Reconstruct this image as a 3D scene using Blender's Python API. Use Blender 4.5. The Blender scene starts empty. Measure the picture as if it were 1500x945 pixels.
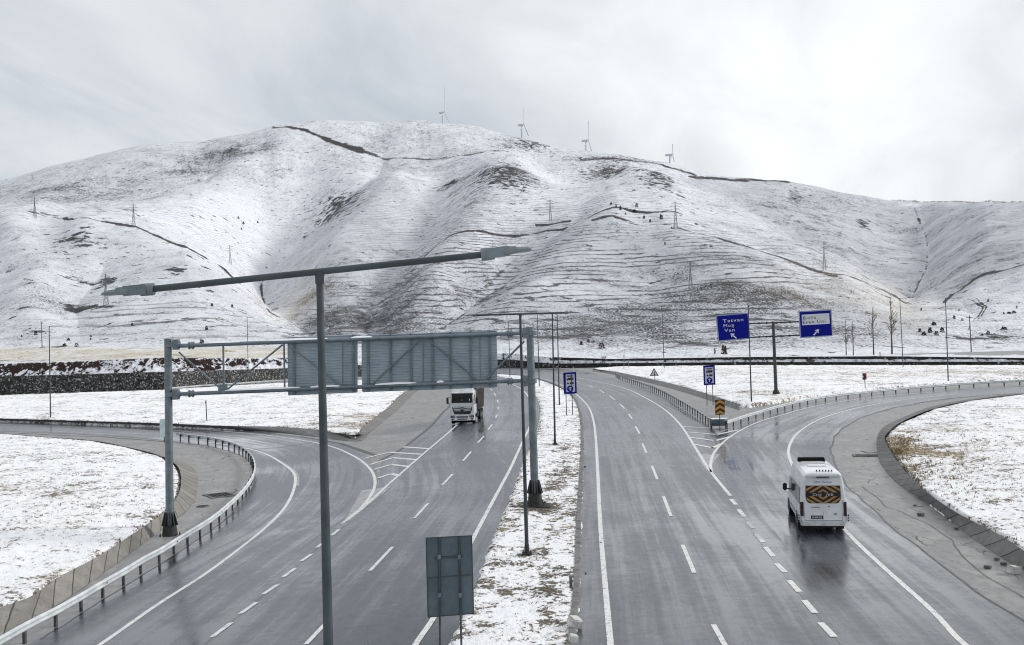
import bpy, bmesh, math, random
import numpy as np
from mathutils import Vector, Matrix
random.seed(7); rng = np.random.default_rng(11)
scene = bpy.context.scene
COL = scene.collection
R = math.radians

# ------------------------------------------------------------------ camera
F, CX, CY, H = 1500.0, 750.0, 472.5, 9.5
ROLL, PITCH = R(1.55), math.atan(8.5/1500)
_f = Vector((0, math.cos(PITCH), math.sin(PITCH)))
_u0 = Vector((0, -math.sin(PITCH), math.cos(PITCH)))
_r0 = Vector((1, 0, 0))
CR = _r0*math.cos(ROLL) - _u0*math.sin(ROLL)
CU = _r0*math.sin(ROLL) + _u0*math.cos(ROLL)
CAM = Vector((0, 0, H))
cam_d = bpy.data.cameras.new('camera'); cam = bpy.data.objects.new('camera', cam_d); COL.objects.link(cam)
cam_d.sensor_width = 36; cam_d.lens = 36*F/1500; cam_d.clip_start = .1; cam_d.clip_end = 20000
m3 = Matrix((CR, CU, -_f)).transposed()
cam.matrix_world = Matrix.Translation(CAM) @ m3.to_4x4()
scene.camera = cam

def ray(px, py):
    d = CR*((px-CX)/F) - CU*((py-CY)/F) + _f
    return d/d.y                      # unit depth along Y
def proj(a, e):                       # numpy: X/Y, (z-H)/Y -> photo px, py
    a = np.asarray(a, float); e = np.asarray(e, float)
    x = a*CR.x + CR.y + e*CR.z; y = a*CU.x + CU.y + e*CU.z; w = _f.y + e*_f.z
    return CX + F*x/w, CY - F*y/w
def zbase(X, Y):
    t = np.clip((-np.asarray(X, float)-2.0)/15.0, 0, 1)
    return -1.0*(t*t*(3-2*t))
def at(px, py, zo=0.0):               # point of the road level seen at a place of the photograph
    d = ray(px, py); z = zo
    for _ in range(30):
        Y = (z-H)/d.z
        z = float(zbase(d.x*Y, Y))+zo
    Y = (z-H)/d.z
    return Vector((d.x*Y, Y, z))
def deep(px, py, Y):
    d = ray(px, py); return Vector((d.x*Y, Y, H+d.z*Y))

# ------------------------------------------------------------------ helpers
def tag(o, label=None, cat=None, group=None, kind=None):
    if label: o['label'] = label
    if cat: o['category'] = cat
    if group: o['group'] = group
    if kind: o['kind'] = kind
    return o
def empty(name, loc, rz=0, label=None, cat=None, group=None):
    o = bpy.data.objects.new(name, None); COL.objects.link(o); o.empty_display_size = .3
    o.location = loc; o.rotation_euler = (0, 0, rz)
    return tag(o, label, cat, group)
def copy_tree(o, parent=None):
    c = o.copy(); COL.objects.link(c)
    if parent: c.parent = parent
    for ch in list(o.children): copy_tree(ch, c)
    return c

class MB:
    def __init__(s): s.v = []; s.f = []; s.m = []
    def add(s, vs, fs, mi=0):
        n = len(s.v); s.v += [tuple(p) for p in vs]
        for f in fs: s.f.append(tuple(i+n for i in f)); s.m.append(mi)
    def box(s, c, size, rot=None, mi=0, taper=1.0):
        a, b, h = size[0]/2, size[1]/2, size[2]/2
        vs = [Vector((x*a*(taper if z > 0 else 1), y*b*(taper if z > 0 else 1), z*h)) for z in (-1, 1) for y in (-1, 1) for x in (-1, 1)]
        if rot is not None: vs = [rot @ p for p in vs]
        vs = [p+Vector(c) for p in vs]
        s.add(vs, [(0,2,3,1),(4,5,7,6),(0,1,5,4),(2,6,7,3),(0,4,6,2),(1,3,7,5)], mi)
    def bbox(s, c, size, bev=.02, mi=0):      # box with chamfered edges
        bm = bmesh.new(); bmesh.ops.create_cube(bm, size=1)
        for v in bm.verts: v.co = Vector((v.co.x*size[0], v.co.y*size[1], v.co.z*size[2]))
        bmesh.ops.bevel(bm, geom=bm.edges[:], offset=bev, segments=2, affect='EDGES')
        bm.verts.index_update()
        s.add([v.co+Vector(c) for v in bm.verts], [[v.index for v in f.verts] for f in bm.faces], mi); bm.free()
    def tube(s, p0, p1, r0, r1=None, n=10, mi=0, caps=True):
        p0, p1 = Vector(p0), Vector(p1); r1 = r0 if r1 is None else r1
        t = (p1-p0).normalized(); a = t.orthogonal().normalized(); b = t.cross(a)
        vs = []
        for p, r in ((p0, r0), (p1, r1)):
            for i in range(n):
                w = 2*math.pi*i/n; vs.append(p+(a*math.cos(w)+b*math.sin(w))*r)
        fs = [(i, (i+1) % n, n+(i+1) % n, n+i) for i in range(n)]
        if caps: fs += [tuple(range(n-1, -1, -1)), tuple(range(n, 2*n))]
        s.add(vs, fs, mi)
    def ptube(s, pts, rs, n=8, mi=0):
        for i in range(len(pts)-1): s.tube(pts[i], pts[i+1], rs[i], rs[i+1], n, mi)
    def prism(s, poly, o, ax, ay, az, depth, mi=0):   # flat outline (counter-clockwise) pushed along az
        o, ax, ay, az = Vector(o), Vector(ax), Vector(ay), Vector(az)
        n = len(poly)
        a = [o+ax*p[0]+ay*p[1] for p in poly]; b = [p+az*depth for p in a]
        s.add(a+b, [tuple(range(n-1, -1, -1)), tuple(range(n, 2*n))]+[(i, (i+1) % n, n+(i+1) % n, n+i) for i in range(n)], mi)
    def loft(s, rings, mi=0, cap=True):
        n = len(rings[0]); vs = [p for r in rings for p in r]; fs = []
        for k in range(len(rings)-1):
            for i in range(n): fs.append((k*n+i, k*n+(i+1) % n, (k+1)*n+(i+1) % n, (k+1)*n+i))
        if cap: fs += [tuple(range(n-1, -1, -1)), tuple((len(rings)-1)*n+i for i in range(n))]
        s.add(vs, fs, mi)
    def sweep(s, path, prof, mi=0, closed=True):      # prof: (sideways, up)
        P = [Vector(p) for p in path]; rings = []
        for i, p in enumerate(P):
            t = (P[min(i+1, len(P)-1)]-P[max(i-1, 0)]); t.z = 0; t.normalize(); nrm = Vector((t.y, -t.x, 0))
            rings.append([p+nrm*a+Vector((0, 0, b)) for a, b in prof])
        n = len(prof); vs = [q for r in rings for q in r]; fs = []
        rngn = range(n) if closed else range(n-1)
        for k in range(len(rings)-1):
            for i in rngn: fs.append((k*n+i, k*n+(i+1) % n, (k+1)*n+(i+1) % n, (k+1)*n+i))
        if closed: fs += [tuple(range(n-1, -1, -1)), tuple((len(rings)-1)*n+i for i in range(n))]
        s.add(vs, fs, mi)
    def build(s, name, mats, parent=None, smooth=None):
        me = bpy.data.meshes.new(name); me.from_pydata(s.v, [], s.f)
        if not isinstance(mats, (list, tuple)): mats = [mats]
        for m in mats: me.materials.append(m)
        me.polygons.foreach_set('material_index', s.m)
        bm = bmesh.new(); bm.from_mesh(me); bmesh.ops.recalc_face_normals(bm, faces=bm.faces); bm.to_mesh(me); bm.free()
        if smooth is not None:
            me.polygons.foreach_set('use_smooth', [True]*len(me.polygons))
            me.set_sharp_from_angle(angle=R(smooth))
        me.update()
        o = bpy.data.objects.new(name, me); COL.objects.link(o)
        if parent: o.parent = parent
        return o

_txt = {}
def text_geo(body):
    if body not in _txt:
        cu = bpy.data.curves.new('writing', 'FONT'); cu.body = body; cu.resolution_u = 3; cu.space_character = 1.18
        ob = bpy.data.objects.new('writing', cu); COL.objects.link(ob)
        bpy.context.view_layer.update()
        me = bpy.data.meshes.new_from_object(ob.evaluated_get(bpy.context.evaluated_depsgraph_get()))
        vs = [v.co.copy() for v in me.vertices]; fs = [tuple(p.vertices) for p in me.polygons]
        bpy.data.objects.remove(ob); bpy.data.curves.remove(cu); bpy.data.meshes.remove(me)
        _txt[body] = (vs, fs)
    return _txt[body]
def put_text(mb, body, o, ax, ay, height, width=None, mi=0, slant=0, fat=0):
    vs, fs = text_geo(body)
    x0 = min(v.x for v in vs); x1 = max(v.x for v in vs); y1 = max(v.y for v in vs)
    sy = height/.72; sx = sy if width is None else width/(x1-x0)
    nz = Vector(ax).cross(Vector(ay)).normalized()
    for i, k in enumerate([0] if not fat else [-fat, 0, fat]):
        mb.add([Vector(o)+Vector(ax)*((v.x-x0)*sx+slant*v.y*sy+k)+Vector(ay)*(v.y*sy)+nz*(.0025*i) for v in vs], fs, mi)

def catmull(pts, step=None, n=None):
    P = [Vector(p) for p in pts]
    out = []
    for i in range(len(P)-1):
        p0 = P[i-1] if i > 0 else P[0]*2-P[1]; p1, p2 = P[i], P[i+1]
        p3 = P[i+2] if i+2 < len(P) else P[-1]*2-P[-2]
        d01 = max((p1-p0).length, 1e-4)**.5; d12 = max((p2-p1).length, 1e-4)**.5; d23 = max((p3-p2).length, 1e-4)**.5
        m1 = (p2-p1)/d12+((p1-p0)/d01-(p2-p0)/(d01+d12)); m1 = m1*d12
        m2 = (p2-p1)/d12+((p3-p2)/d23-(p3-p1)/(d12+d23)); m2 = m2*d12
        for k in range(12):
            t = k/12; out.append(p1*(2*t**3-3*t*t+1)+m1*(t**3-2*t*t+t)+p2*(-2*t**3+3*t*t)+m2*(t**3-t*t))
    out.append(P[-1])
    L = [0]
    for i in range(1, len(out)): L.append(L[-1]+(out[i]-out[i-1]).length)
    if n is None: n = max(2, int(L[-1]/step)+1)
    res = []; j = 0
    for i in range(n):
        t = L[-1]*i/(n-1)
        while j < len(L)-2 and L[j+1] < t: j += 1
        w = (t-L[j])/max(L[j+1]-L[j], 1e-6); res.append(out[j].lerp(out[j+1], min(max(w, 0), 1)))
    return res

# numpy gradient noise
_perm = rng.permutation(4096); _g = rng.normal(size=(4096, 2)); _g /= np.linalg.norm(_g, axis=1)[:, None]
def pn(x, y):
    xi = np.floor(x).astype(int); yi = np.floor(y).astype(int); xf = x-xi; yf = y-yi
    def gr(i, j, dx, dy):
        h = _perm[(_perm[i & 4095]+j) & 4095]; return _g[h, 0]*dx+_g[h, 1]*dy
    u = xf**3*(xf*(xf*6-15)+10); v = yf**3*(yf*(yf*6-15)+10)
    a = gr(xi, yi, xf, yf); b = gr(xi+1, yi, xf-1, yf); c = gr(xi, yi+1, xf, yf-1); d = gr(xi+1, yi+1, xf-1, yf-1)
    return (a*(1-u)+b*u)*(1-v)+(c*(1-u)+d*u)*v
def fbm(x, y, o=4, g=.5):
    r = 0; A = 1
    for k in range(o): r = r+A*pn(x*2**k+17*k, y*2**k-31*k); A *= g
    return r

# ------------------------------------------------------------------ materials
class NT:
    def __init__(s, name):
        s.m = bpy.data.materials.new(name); s.m.use_nodes = True; s.t = s.m.node_tree; s.t.nodes.clear()
        s.out = s.n('ShaderNodeOutputMaterial'); s.b = s.n('ShaderNodeBsdfPrincipled')
        s.t.links.new(s.b.outputs[0], s.out.inputs[0])
    def n(s, t, **k):
        nd = s.t.nodes.new(t)
        for a, v in k.items(): setattr(nd, a, v)
        return nd
    def l(s, a, b): s.t.links.new(a, b)
    def val(s, sock, v):
        if hasattr(v, 'is_output') or isinstance(v, bpy.types.NodeSocket): s.l(v, sock)
        else: sock.default_value = v
    def math(s, op, a, b=None, c=None, clamp=False):
        nd = s.n('ShaderNodeMath', operation=op); nd.use_clamp = clamp
        s.val(nd.inputs[0], a)
        if b is not None: s.val(nd.inputs[1], b)
        if c is not None: s.val(nd.inputs[2], c)
        return nd.outputs[0]
    def noise(s, vec, scale, detail=3, rough=.5, dist=0):
        nd = s.n('ShaderNodeTexNoise'); s.l(vec, nd.inputs['Vector'])
        nd.inputs['Scale'].default_value = scale; nd.inputs['Detail'].default_value = detail
        nd.inputs['Roughness'].default_value = rough; nd.inputs['Distortion'].default_value = dist
        return nd.outputs['Fac']
    def vor(s, vec, scale, feature='F1', out='Distance'):
        nd = s.n('ShaderNodeTexVoronoi', feature=feature); s.l(vec, nd.inputs['Vector']); nd.inputs['Scale'].default_value = scale
        return nd.outputs[out]
    def mapr(s, v, a, b, c=0.0, d=1.0, smooth=True):
        nd = s.n('ShaderNodeMapRange', interpolation_type='SMOOTHSTEP' if smooth else 'LINEAR')
        s.val(nd.inputs[0], v); s.val(nd.inputs[1], a); s.val(nd.inputs[2], b); s.val(nd.inputs[3], c); s.val(nd.inputs[4], d)
        return nd.outputs[0]
    def mix(s, f, a, b):
        nd = s.n('ShaderNodeMix', data_type='RGBA'); s.val(nd.inputs[0], f)
        for i, c in ((6, a), (7, b)):
            if isinstance(c, tuple): nd.inputs[i].default_value = (c[0], c[1], c[2], 1)
            else: s.l(c, nd.inputs[i])
        return nd.outputs[2]
    def pos(s): return s.n('ShaderNodeNewGeometry').outputs['Position']
    def obj(s): return s.n('ShaderNodeTexCoord').outputs['Object']
    def scaled(s, v, sc):
        nd = s.n('ShaderNodeVectorMath', operation='MULTIPLY'); s.l(v, nd.inputs[0]); nd.inputs[1].default_value = sc; return nd.outputs[0]
    def attr(s, name): return s.n('ShaderNodeAttribute', attribute_name=name).outputs['Fac']
    def bump(s, h, strength=.3, dist=.02):
        nd = s.n('ShaderNodeBump'); nd.inputs['Strength'].default_value = strength; nd.inputs['Distance'].default_value = dist
        s.l(h, nd.inputs['Height']); s.l(nd.outputs[0], s.b.inputs['Normal'])
    def col(s, c): s.val(s.b.inputs['Base Color'], c if not isinstance(c, tuple) else (c[0], c[1], c[2], 1))
    def rough(s, r): s.val(s.b.inputs['Roughness'], r)

def worn(name, c1, c2, scale=3, rough=.5, metal=0, lo=.35, hi=.7, bump=0, coat=0, spec=.5):
    t = NT(name); p = t.obj(); n = t.noise(p, scale, 5, .6)
    t.col(t.mix(t.mapr(n, lo, hi), c1, c2)); t.rough(t.mapr(n, .2, .8, rough*.8, min(1, rough*1.2)))
    t.b.inputs['Metallic'].default_value = metal; t.b.inputs['Specular IOR Level'].default_value = spec
    if coat: t.b.inputs['Coat Weight'].default_value = coat; t.b.inputs['Coat Roughness'].default_value = .08
    if bump: t.bump(t.noise(p, scale*8, 3), bump, .005)
    return t.m

M = {}
M['pole'] = worn('galvanised_steel', (.12,.15,.165), (.18,.215,.235), 2.5, .5, .35)
M['pole_dark'] = worn('weathered_steel', (.034,.044,.048), (.064,.080,.086), 2, .5, .3)
M['base_dark'] = worn('dark_cast_steel', (.012,.013,.014), (.035,.036,.036), 8, .7)
M['panel_back'] = worn('panel_back_aluminium', (.27,.335,.385), (.38,.44,.48), .8, .45, .2)
M['plate_back'] = worn('plate_back_blue_grey', (.06,.088,.108), (.10,.135,.16), 1.2, .5, .2)
M['beam'] = worn('panel_beam', (.115,.15,.175), (.17,.21,.235), 2, .5, .3)
M['rail'] = worn('guardrail_zinc', (.50,.54,.56), (.66,.70,.72), 1.2, .38, .25)
M['rail_post'] = worn('guardrail_post_steel', (.03,.033,.036), (.10,.11,.12), 5, .6, .3)
M['blue'] = worn('sign_blue', (.002,.006,.19), (.003,.008,.24), 1, .6, spec=.12)
M['white'] = worn('sign_white', (.55,.57,.60), (.66,.68,.70), 1, .5)
M['signgrey'] = worn('sign_pale_grey', (.42,.44,.50), (.5,.52,.57), 1, .5)
M['edge'] = worn('sign_edge_grey', (.22,.26,.36), (.28,.32,.42), 1, .5)
M['black'] = worn('sign_black', (.012,.012,.013), (.03,.03,.032), 2, .5)
M['orange'] = worn('sign_orange', (.50,.22,.02), (.58,.27,.03), 2, .5)
M['red'] = worn('sign_red', (.32,.02,.02), (.40,.03,.03), 2, .5)
M['stone_white'] = worn('pale_concrete_block', (.42,.42,.40), (.62,.62,.60), 3, .9)
M['stone_grey'] = worn('grey_stone', (.07,.07,.07), (.2,.2,.2), 5, .9)
M['iron'] = worn('wet_iron', (.004,.004,.004), (.02,.02,.02), 5, .7)
M['trunk'] = worn('bark', (.045,.038,.032), (.09,.075,.06), 4, .9)
M['twig'] = worn('twigs', (.10,.078,.05), (.16,.125,.08), 1.5, .9)
M['bush'] = worn('dark_bush', (.012,.014,.012), (.035,.036,.028), 1.5, .9)
M['bushbrown'] = worn('brown_bush', (.035,.022,.018), (.07,.05,.04), 1.5, .9)
M['pylon'] = worn('pylon_steel', (.20,.21,.225), (.27,.28,.295), .5, .6, .3)
M['turbine'] = worn('turbine_paint', (.50,.53,.57), (.55,.58,.62), .05, .5)
M['buswhite'] = worn('bus_white_paint', (.60,.63,.65), (.74,.76,.78), 1.2, .28, 0, .3, .7, 0, .4)
M['busdirt'] = worn('bus_lower_paint', (.40,.43,.45), (.62,.65,.67), 1.6, .35, 0, .35, .6, 0, .2)
M['truckwhite'] = worn('truck_white_paint', (.50,.53,.55), (.66,.69,.71), 1.5, .32, 0, .3, .7, 0, .3)
M['glass'] = worn('dark_glass', (.004,.005,.006), (.012,.014,.016), 1, .06)
M['sideglass'] = worn('side_glass', (.035,.042,.046), (.075,.085,.09), 1.5, .08)
M['plastic'] = worn('black_plastic', (.010,.010,.011), (.026,.026,.027), 3, .6)
M['matt'] = worn('matt_black', (.006,.006,.006), (.012,.012,.012), 3, .9, spec=.05)
M['rubber'] = worn('tyre_rubber', (.010,.010,.010), (.022,.022,.021), 5, .8)
M['rim'] = worn('wheel_rim', (.22,.23,.24), (.34,.35,.36), 5, .4, .6)
M['taillamp'] = worn('tail_lamp', (.016,.006,.008), (.05,.02,.018), 8, .2)
M['amber'] = worn('window_orange', (.33,.17,.045), (.42,.22,.06), 6, .3)
M['winblack'] = worn('window_black', (.006,.005,.005), (.015,.013,.012), 3, .15)
M['bluetext'] = worn('blue_lettering', (.02,.03,.14), (.03,.04,.18), 3, .4)
M['greytext'] = worn('grey_lettering', (.10,.11,.12), (.14,.15,.16), 3, .4)
M['chrome'] = worn('chrome', (.5,.52,.54), (.6,.62,.64), 3, .18, .9)
M['lampglass'] = worn('headlamp_glass', (.10,.12,.14), (.32,.35,.38), 14, .1)
M['tipper'] = worn('tipper_steel', (.16,.157,.15), (.30,.29,.275), 2.2, .6, .2)
M['tarp'] = worn('tarpaulin', (.09,.085,.08), (.2,.19,.175), 2.0, .8)
M['luminaire'] = worn('luminaire_grey', (.12,.148,.158), (.18,.21,.22), 3, .45, .3)
M['lamplens'] = worn('luminaire_lens', (.20,.20,.14), (.27,.27,.2), 3, .3)

def mat_snowcap():
    t = NT('settled_snow'); n = t.noise(t.obj(), 9, 4)
    t.col(t.mix(n, (.72,.75,.78), (.86,.88,.9))); t.rough(.8); t.bump(n, .5, .02); return t.m
M['snow'] = mat_snowcap()

def mat_ground():
    t = NT('snowy_grass'); p = t.pos(); bare = t.attr('bare'); tan = t.attr('tan')
    a = t.noise(t.scaled(p, (1, .72, 1)), 5.2, 6, .68, .5); b = t.noise(p, .42, 5, .55, .3); c = t.noise(p, 1.5, 4, .6, .7)
    v = t.math('ADD', t.math('MULTIPLY', a, .46), t.math('ADD', t.math('MULTIPLY', b, .22), t.math('MULTIPLY', c, .32)))
    v = t.math('ADD', t.math('MULTIPLY', t.math('SUBTRACT', v, .5), 1.35), .5)
    v = t.math('ADD', v, t.math('MULTIPLY', bare, .16))
    d = t.mapr(v, .575, .63)
    g = t.noise(p, 16, 4, .6)
    soil = t.mix(t.mapr(g, .35, .65), (.030,.026,.022), (.12,.105,.085))
    grass = t.mix(t.mapr(g, .35, .62), (.17,.125,.06), (.36,.29,.18))
    under = t.mix(t.math('ADD', t.math('MULTIPLY', tan, 1.0), t.mapr(c, .47, .62, 0, .35), clamp=True), soil, grass)
    thin = t.mapr(v, .47, .60)
    snow = t.mix(t.math('MULTIPLY', thin, t.math('ADD', .22, t.math('MULTIPLY', tan, .5))), (.87,.88,.91), (.47,.43,.36))
    t.col(t.mix(d, snow, under)); t.rough(.88)
    h = t.math('SUBTRACT', t.math('MULTIPLY', t.noise(p, 9, 5, .65), .8), t.math('MULTIPLY', d, .35))
    t.bump(h, .9, .13); t.b.inputs['Specular IOR Level'].default_value = .25
    return t.m
M['ground'] = mat_ground()

def mat_mountain():
    t = NT('snowy_mountain'); p = t.pos(); bare = t.attr('bare'); terr = t.attr('terr'); dark = t.attr('dark'); tan = t.attr('tan'); red = t.attr('red'); rock = t.attr('rock')
    sep = t.n('ShaderNodeSeparateXYZ'); t.l(p, sep.inputs[0]); zf = t.mapr(sep.outputs[2], 25, 260)
    pz = t.scaled(p, (1, .55, .8)); an = t.noise(pz, 1.1, 3, .7); af = t.noise(pz, .36, 4, .74); b = t.noise(t.scaled(p, (1, .5, .6)), .085, 5, .65, .3); c = t.noise(p, .016, 4, .6)
    a = t.math('ADD', t.math('MULTIPLY', an, t.math('SUBTRACT', 1.0, zf)), t.math('MULTIPLY', af, zf))
    v = t.math('ADD', t.math('MULTIPLY', a, .62), t.math('ADD', t.math('MULTIPLY', b, .26), t.math('MULTIPLY', c, .12)))
    v = t.math('ADD', t.math('MULTIPLY', t.math('SUBTRACT', v, .5), 1.75), .5)
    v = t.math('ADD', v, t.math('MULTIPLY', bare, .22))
    d = t.mapr(v, .65, .715)
    r = t.noise(t.scaled(p, (1, .7, 1.2)), .085, 5, .74, .2)
    r = t.math('ADD', t.math('ADD', t.math('MULTIPLY', t.math('SUBTRACT', r, .5), 1.7), .5), t.math('MULTIPLY', rock, .31))
    rk = t.mapr(r, .69, .725)
    wob = t.math('MULTIPLY', t.noise(p, .009, 5, .6), 15)
    q = t.math('FRACT', t.math('DIVIDE', t.math('ADD', sep.outputs[2], wob), t.attr('tstep')))
    ln = t.math('MULTIPLY', t.mapr(q, .64, .74), t.mapr(q, .97, .90))
    brk = t.mapr(t.noise(t.scaled(p, (1, 1, 7)), .016, 5, .68), .40, .52)
    ln = t.math('MULTIPLY', t.math('MULTIPLY', ln, brk), t.math('MULTIPLY', terr, t.mapr(a, .30, .55, .6, 1)))
    dk = t.mapr(t.math('ADD', dark, t.math('MULTIPLY', t.math('SUBTRACT', t.math('ADD', t.math('MULTIPLY', af, .6), t.math('MULTIPLY', b, .4)), .5), 2.6)), .42, .72)
    dk = t.math('MULTIPLY', dk, t.math('GREATER_THAN', dark, .02))
    D = t.math('MAXIMUM', t.math('MAXIMUM', d, rk), t.math('MAXIMUM', ln, dk), clamp=True)
    soil = t.mix(t.mapr(af, .35, .65), (.022,.023,.026), (.085,.084,.083))
    soil = t.mix(red, soil, t.mix(t.mapr(an, .4, .6), (.009,.007,.006), (.024,.011,.009)))
    soil = t.mix(tan, soil, (.23,.19,.12))
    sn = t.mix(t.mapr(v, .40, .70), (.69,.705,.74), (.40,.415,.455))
    sn = t.mix(t.math('MULTIPLY', t.attr('thin'), t.mapr(af, .30, .60, .55, 1.0)), sn, (.40,.415,.45))  # grey mixed in: painted shade of the dim slopes, thin snow lower down
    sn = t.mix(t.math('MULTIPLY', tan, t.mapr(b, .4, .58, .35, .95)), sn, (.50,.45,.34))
    t.col(t.mix(D, sn, soil)); t.rough(.9); t.b.inputs['Specular IOR Level'].default_value = .15
    t.bump(t.math('SUBTRACT', t.math('ADD', t.math('MULTIPLY', af, .5), t.math('MULTIPLY', b, .6)), t.math('MULTIPLY', D, .2)), .22, 4.0)
    return t.m
M['mountain'] = mat_mountain()

def mat_road(name, base=(.026,.030,.038), wet=1.0, seed=0):
    t = NT(name); uv = t.n('ShaderNodeUVMap', uv_map='UVMap').outputs[0]; p = t.pos()
    st = t.noise(t.scaled(uv, (1.3, .035, 1)), 1.0, 5, .6); st2 = t.noise(t.scaled(uv, (4.5, .09, 1)), 1.0, 4, .6)
    pat = t.noise(p, .16, 5, .6, .8); fine = t.noise(p, 30, 3, .7); mid = t.noise(p, 2.2, 5, .7)
    big = t.noise(p, .045, 4, .55, .6)
    k = t.math('ADD', t.math('MULTIPLY', st, .40), t.math('ADD', t.math('MULTIPLY', pat, .20), t.math('ADD', t.math('MULTIPLY', st2, .12), t.math('MULTIPLY', big, .32))))
    k = t.math('ADD', t.math('MULTIPLY', t.math('SUBTRACT', k, .5), 1.75), .5)
    c = t.mix(t.mapr(k, .38, .62), tuple(x*.62 for x in base), tuple(x*1.45 for x in base))
    c = t.mix(t.math('MULTIPLY', t.mapr(mid, .5, .72), .35), c, tuple(x*.55 for x in base))
    c = t.mix(t.mapr(fine, .3, .75, 0, .3), c, tuple(x*2.2 for x in base))
    t.col(c)
    r = t.math('ADD', t.mapr(k, .36, .66, .11, .44), t.mapr(mid, .35, .7, -.05, .08))
    t.rough(r); t.b.inputs['Specular IOR Level'].default_value = .5*wet
    t.b.inputs['Coat Weight'].default_value = .65; t.b.inputs['Coat IOR'].default_value = 1.36; t.l(t.mapr(k, .36, .62, .10, .30), t.b.inputs['Coat Roughness'])
    t.bump(t.math('ADD', t.math('MULTIPLY', fine, .5), t.math('MULTIPLY', mid, .5)), .16, .012)
    return t.m
M['road'] = mat_road('wet_asphalt'); M['ramp'] = mat_road('wet_ramp_asphalt', (.022,.025,.033))

def mat_shoulder():
    t = NT('cracked_shoulder'); p = t.pos()
    n = t.noise(p, .5, 6, .6, .6); f = t.noise(t.scaled(p, (1, .35, 1)), 3.0, 5, .7)
    w = t.n('ShaderNodeVectorMath', operation='ADD'); t.l(p, w.inputs[0])
    nz = t.n('ShaderNodeTexNoise'); t.l(p, nz.inputs['Vector']); nz.inputs['Scale'].default_value = .8
    t.l(t.scaled(nz.outputs['Color'], (1.6, 1.6, 0)), w.inputs[1])
    cr = t.vor(t.scaled(w.outputs[0], (.55, .28, .0)), 1.0, 'DISTANCE_TO_EDGE')
    crack = t.math('MULTIPLY', t.mapr(cr, .016, .004, 0, .8), t.mapr(n, .46, .60))
    c = t.mix(t.mapr(n, .35, .65), (.17,.17,.17), (.29,.288,.282))
    c = t.mix(t.mapr(f, .45, .7, 0, .6), c, (.10,.10,.10))
    t.col(t.mix(crack, c, (.015,.015,.015))); t.rough(t.mapr(n, .3, .7, .36, .62))
    t.bump(t.math('SUBTRACT', t.math('ADD', f, n), crack), .4, .03); return t.m
M['shoulder'] = mat_shoulder()

def mat_slab(name, a, b):
    t = NT(name); uv = t.n('ShaderNodeUVMap', uv_map='UVMap').outputs[0]; p = t.pos()
    sep = t.n('ShaderNodeSeparateXYZ'); t.l(uv, sep.inputs[0])
    v = t.math('ADD', sep.outputs[1], t.math('MULTIPLY', t.noise(p, 1.5, 2), .15))
    fr = t.math('FRACT', t.math('DIVIDE', v, 1.9)); cell = t.math('FLOOR', t.math('DIVIDE', v, 1.9))
    j = t.math('MAXIMUM', t.mapr(fr, .045, .015), t.mapr(fr, .955, .985))
    wn = t.n('ShaderNodeTexWhiteNoise', noise_dimensions='1D'); t.l(cell, wn.inputs['W'])
    n = t.noise(p, 1.1, 6, .65, .4)
    c = t.mix(t.math('ADD', t.math('MULTIPLY', t.mapr(n, .3, .7), .65), t.math('MULTIPLY', wn.outputs[0], .35)), a, b)
    c = t.mix(t.mapr(t.noise(p, 6, 5, .7), .52, .7, 0, .55), c, tuple(x*.45 for x in a))
    t.col(t.mix(j, c, tuple(x*.3 for x in a))); t.rough(.75); t.bump(t.math('SUBTRACT', n, j), .6, .04); return t.m
M['slab'] = mat_slab('slab_concrete', (.14,.133,.12), (.25,.238,.215))
M['slabdark'] = mat_slab('wet_slab_concrete', (.11,.11,.108), (.20,.199,.194))

def mat_paint():
    t = NT('road_paint'); p = t.pos(); n = t.noise(p, 2.5, 6, .7); f = t.noise(p, 14, 3, .7)
    k = t.math('ADD', t.math('MULTIPLY', n, .5), t.math('MULTIPLY', f, .5))
    t.col(t.mix(t.mapr(k, .50, .64), (.66,.66,.65), (.20,.20,.205))); t.rough(.42); return t.m
M['paint'] = mat_paint()
def mat_paint2():
    t = NT('worn_road_paint'); p = t.pos(); n = t.noise(p, 2.5, 6, .7); f = t.noise(p, 14, 3, .7)
    k = t.math('ADD', t.math('MULTIPLY', n, .5), t.math('MULTIPLY', f, .5))
    t.col(t.mix(t.mapr(k, .45, .60), (.38,.38,.385), (.12,.12,.125))); t.rough(.4); return t.m
M['paintworn'] = mat_paint2()
M['seam'] = worn('road_seam', (.006,.006,.007), (.018,.018,.019), 3, .35)

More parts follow.
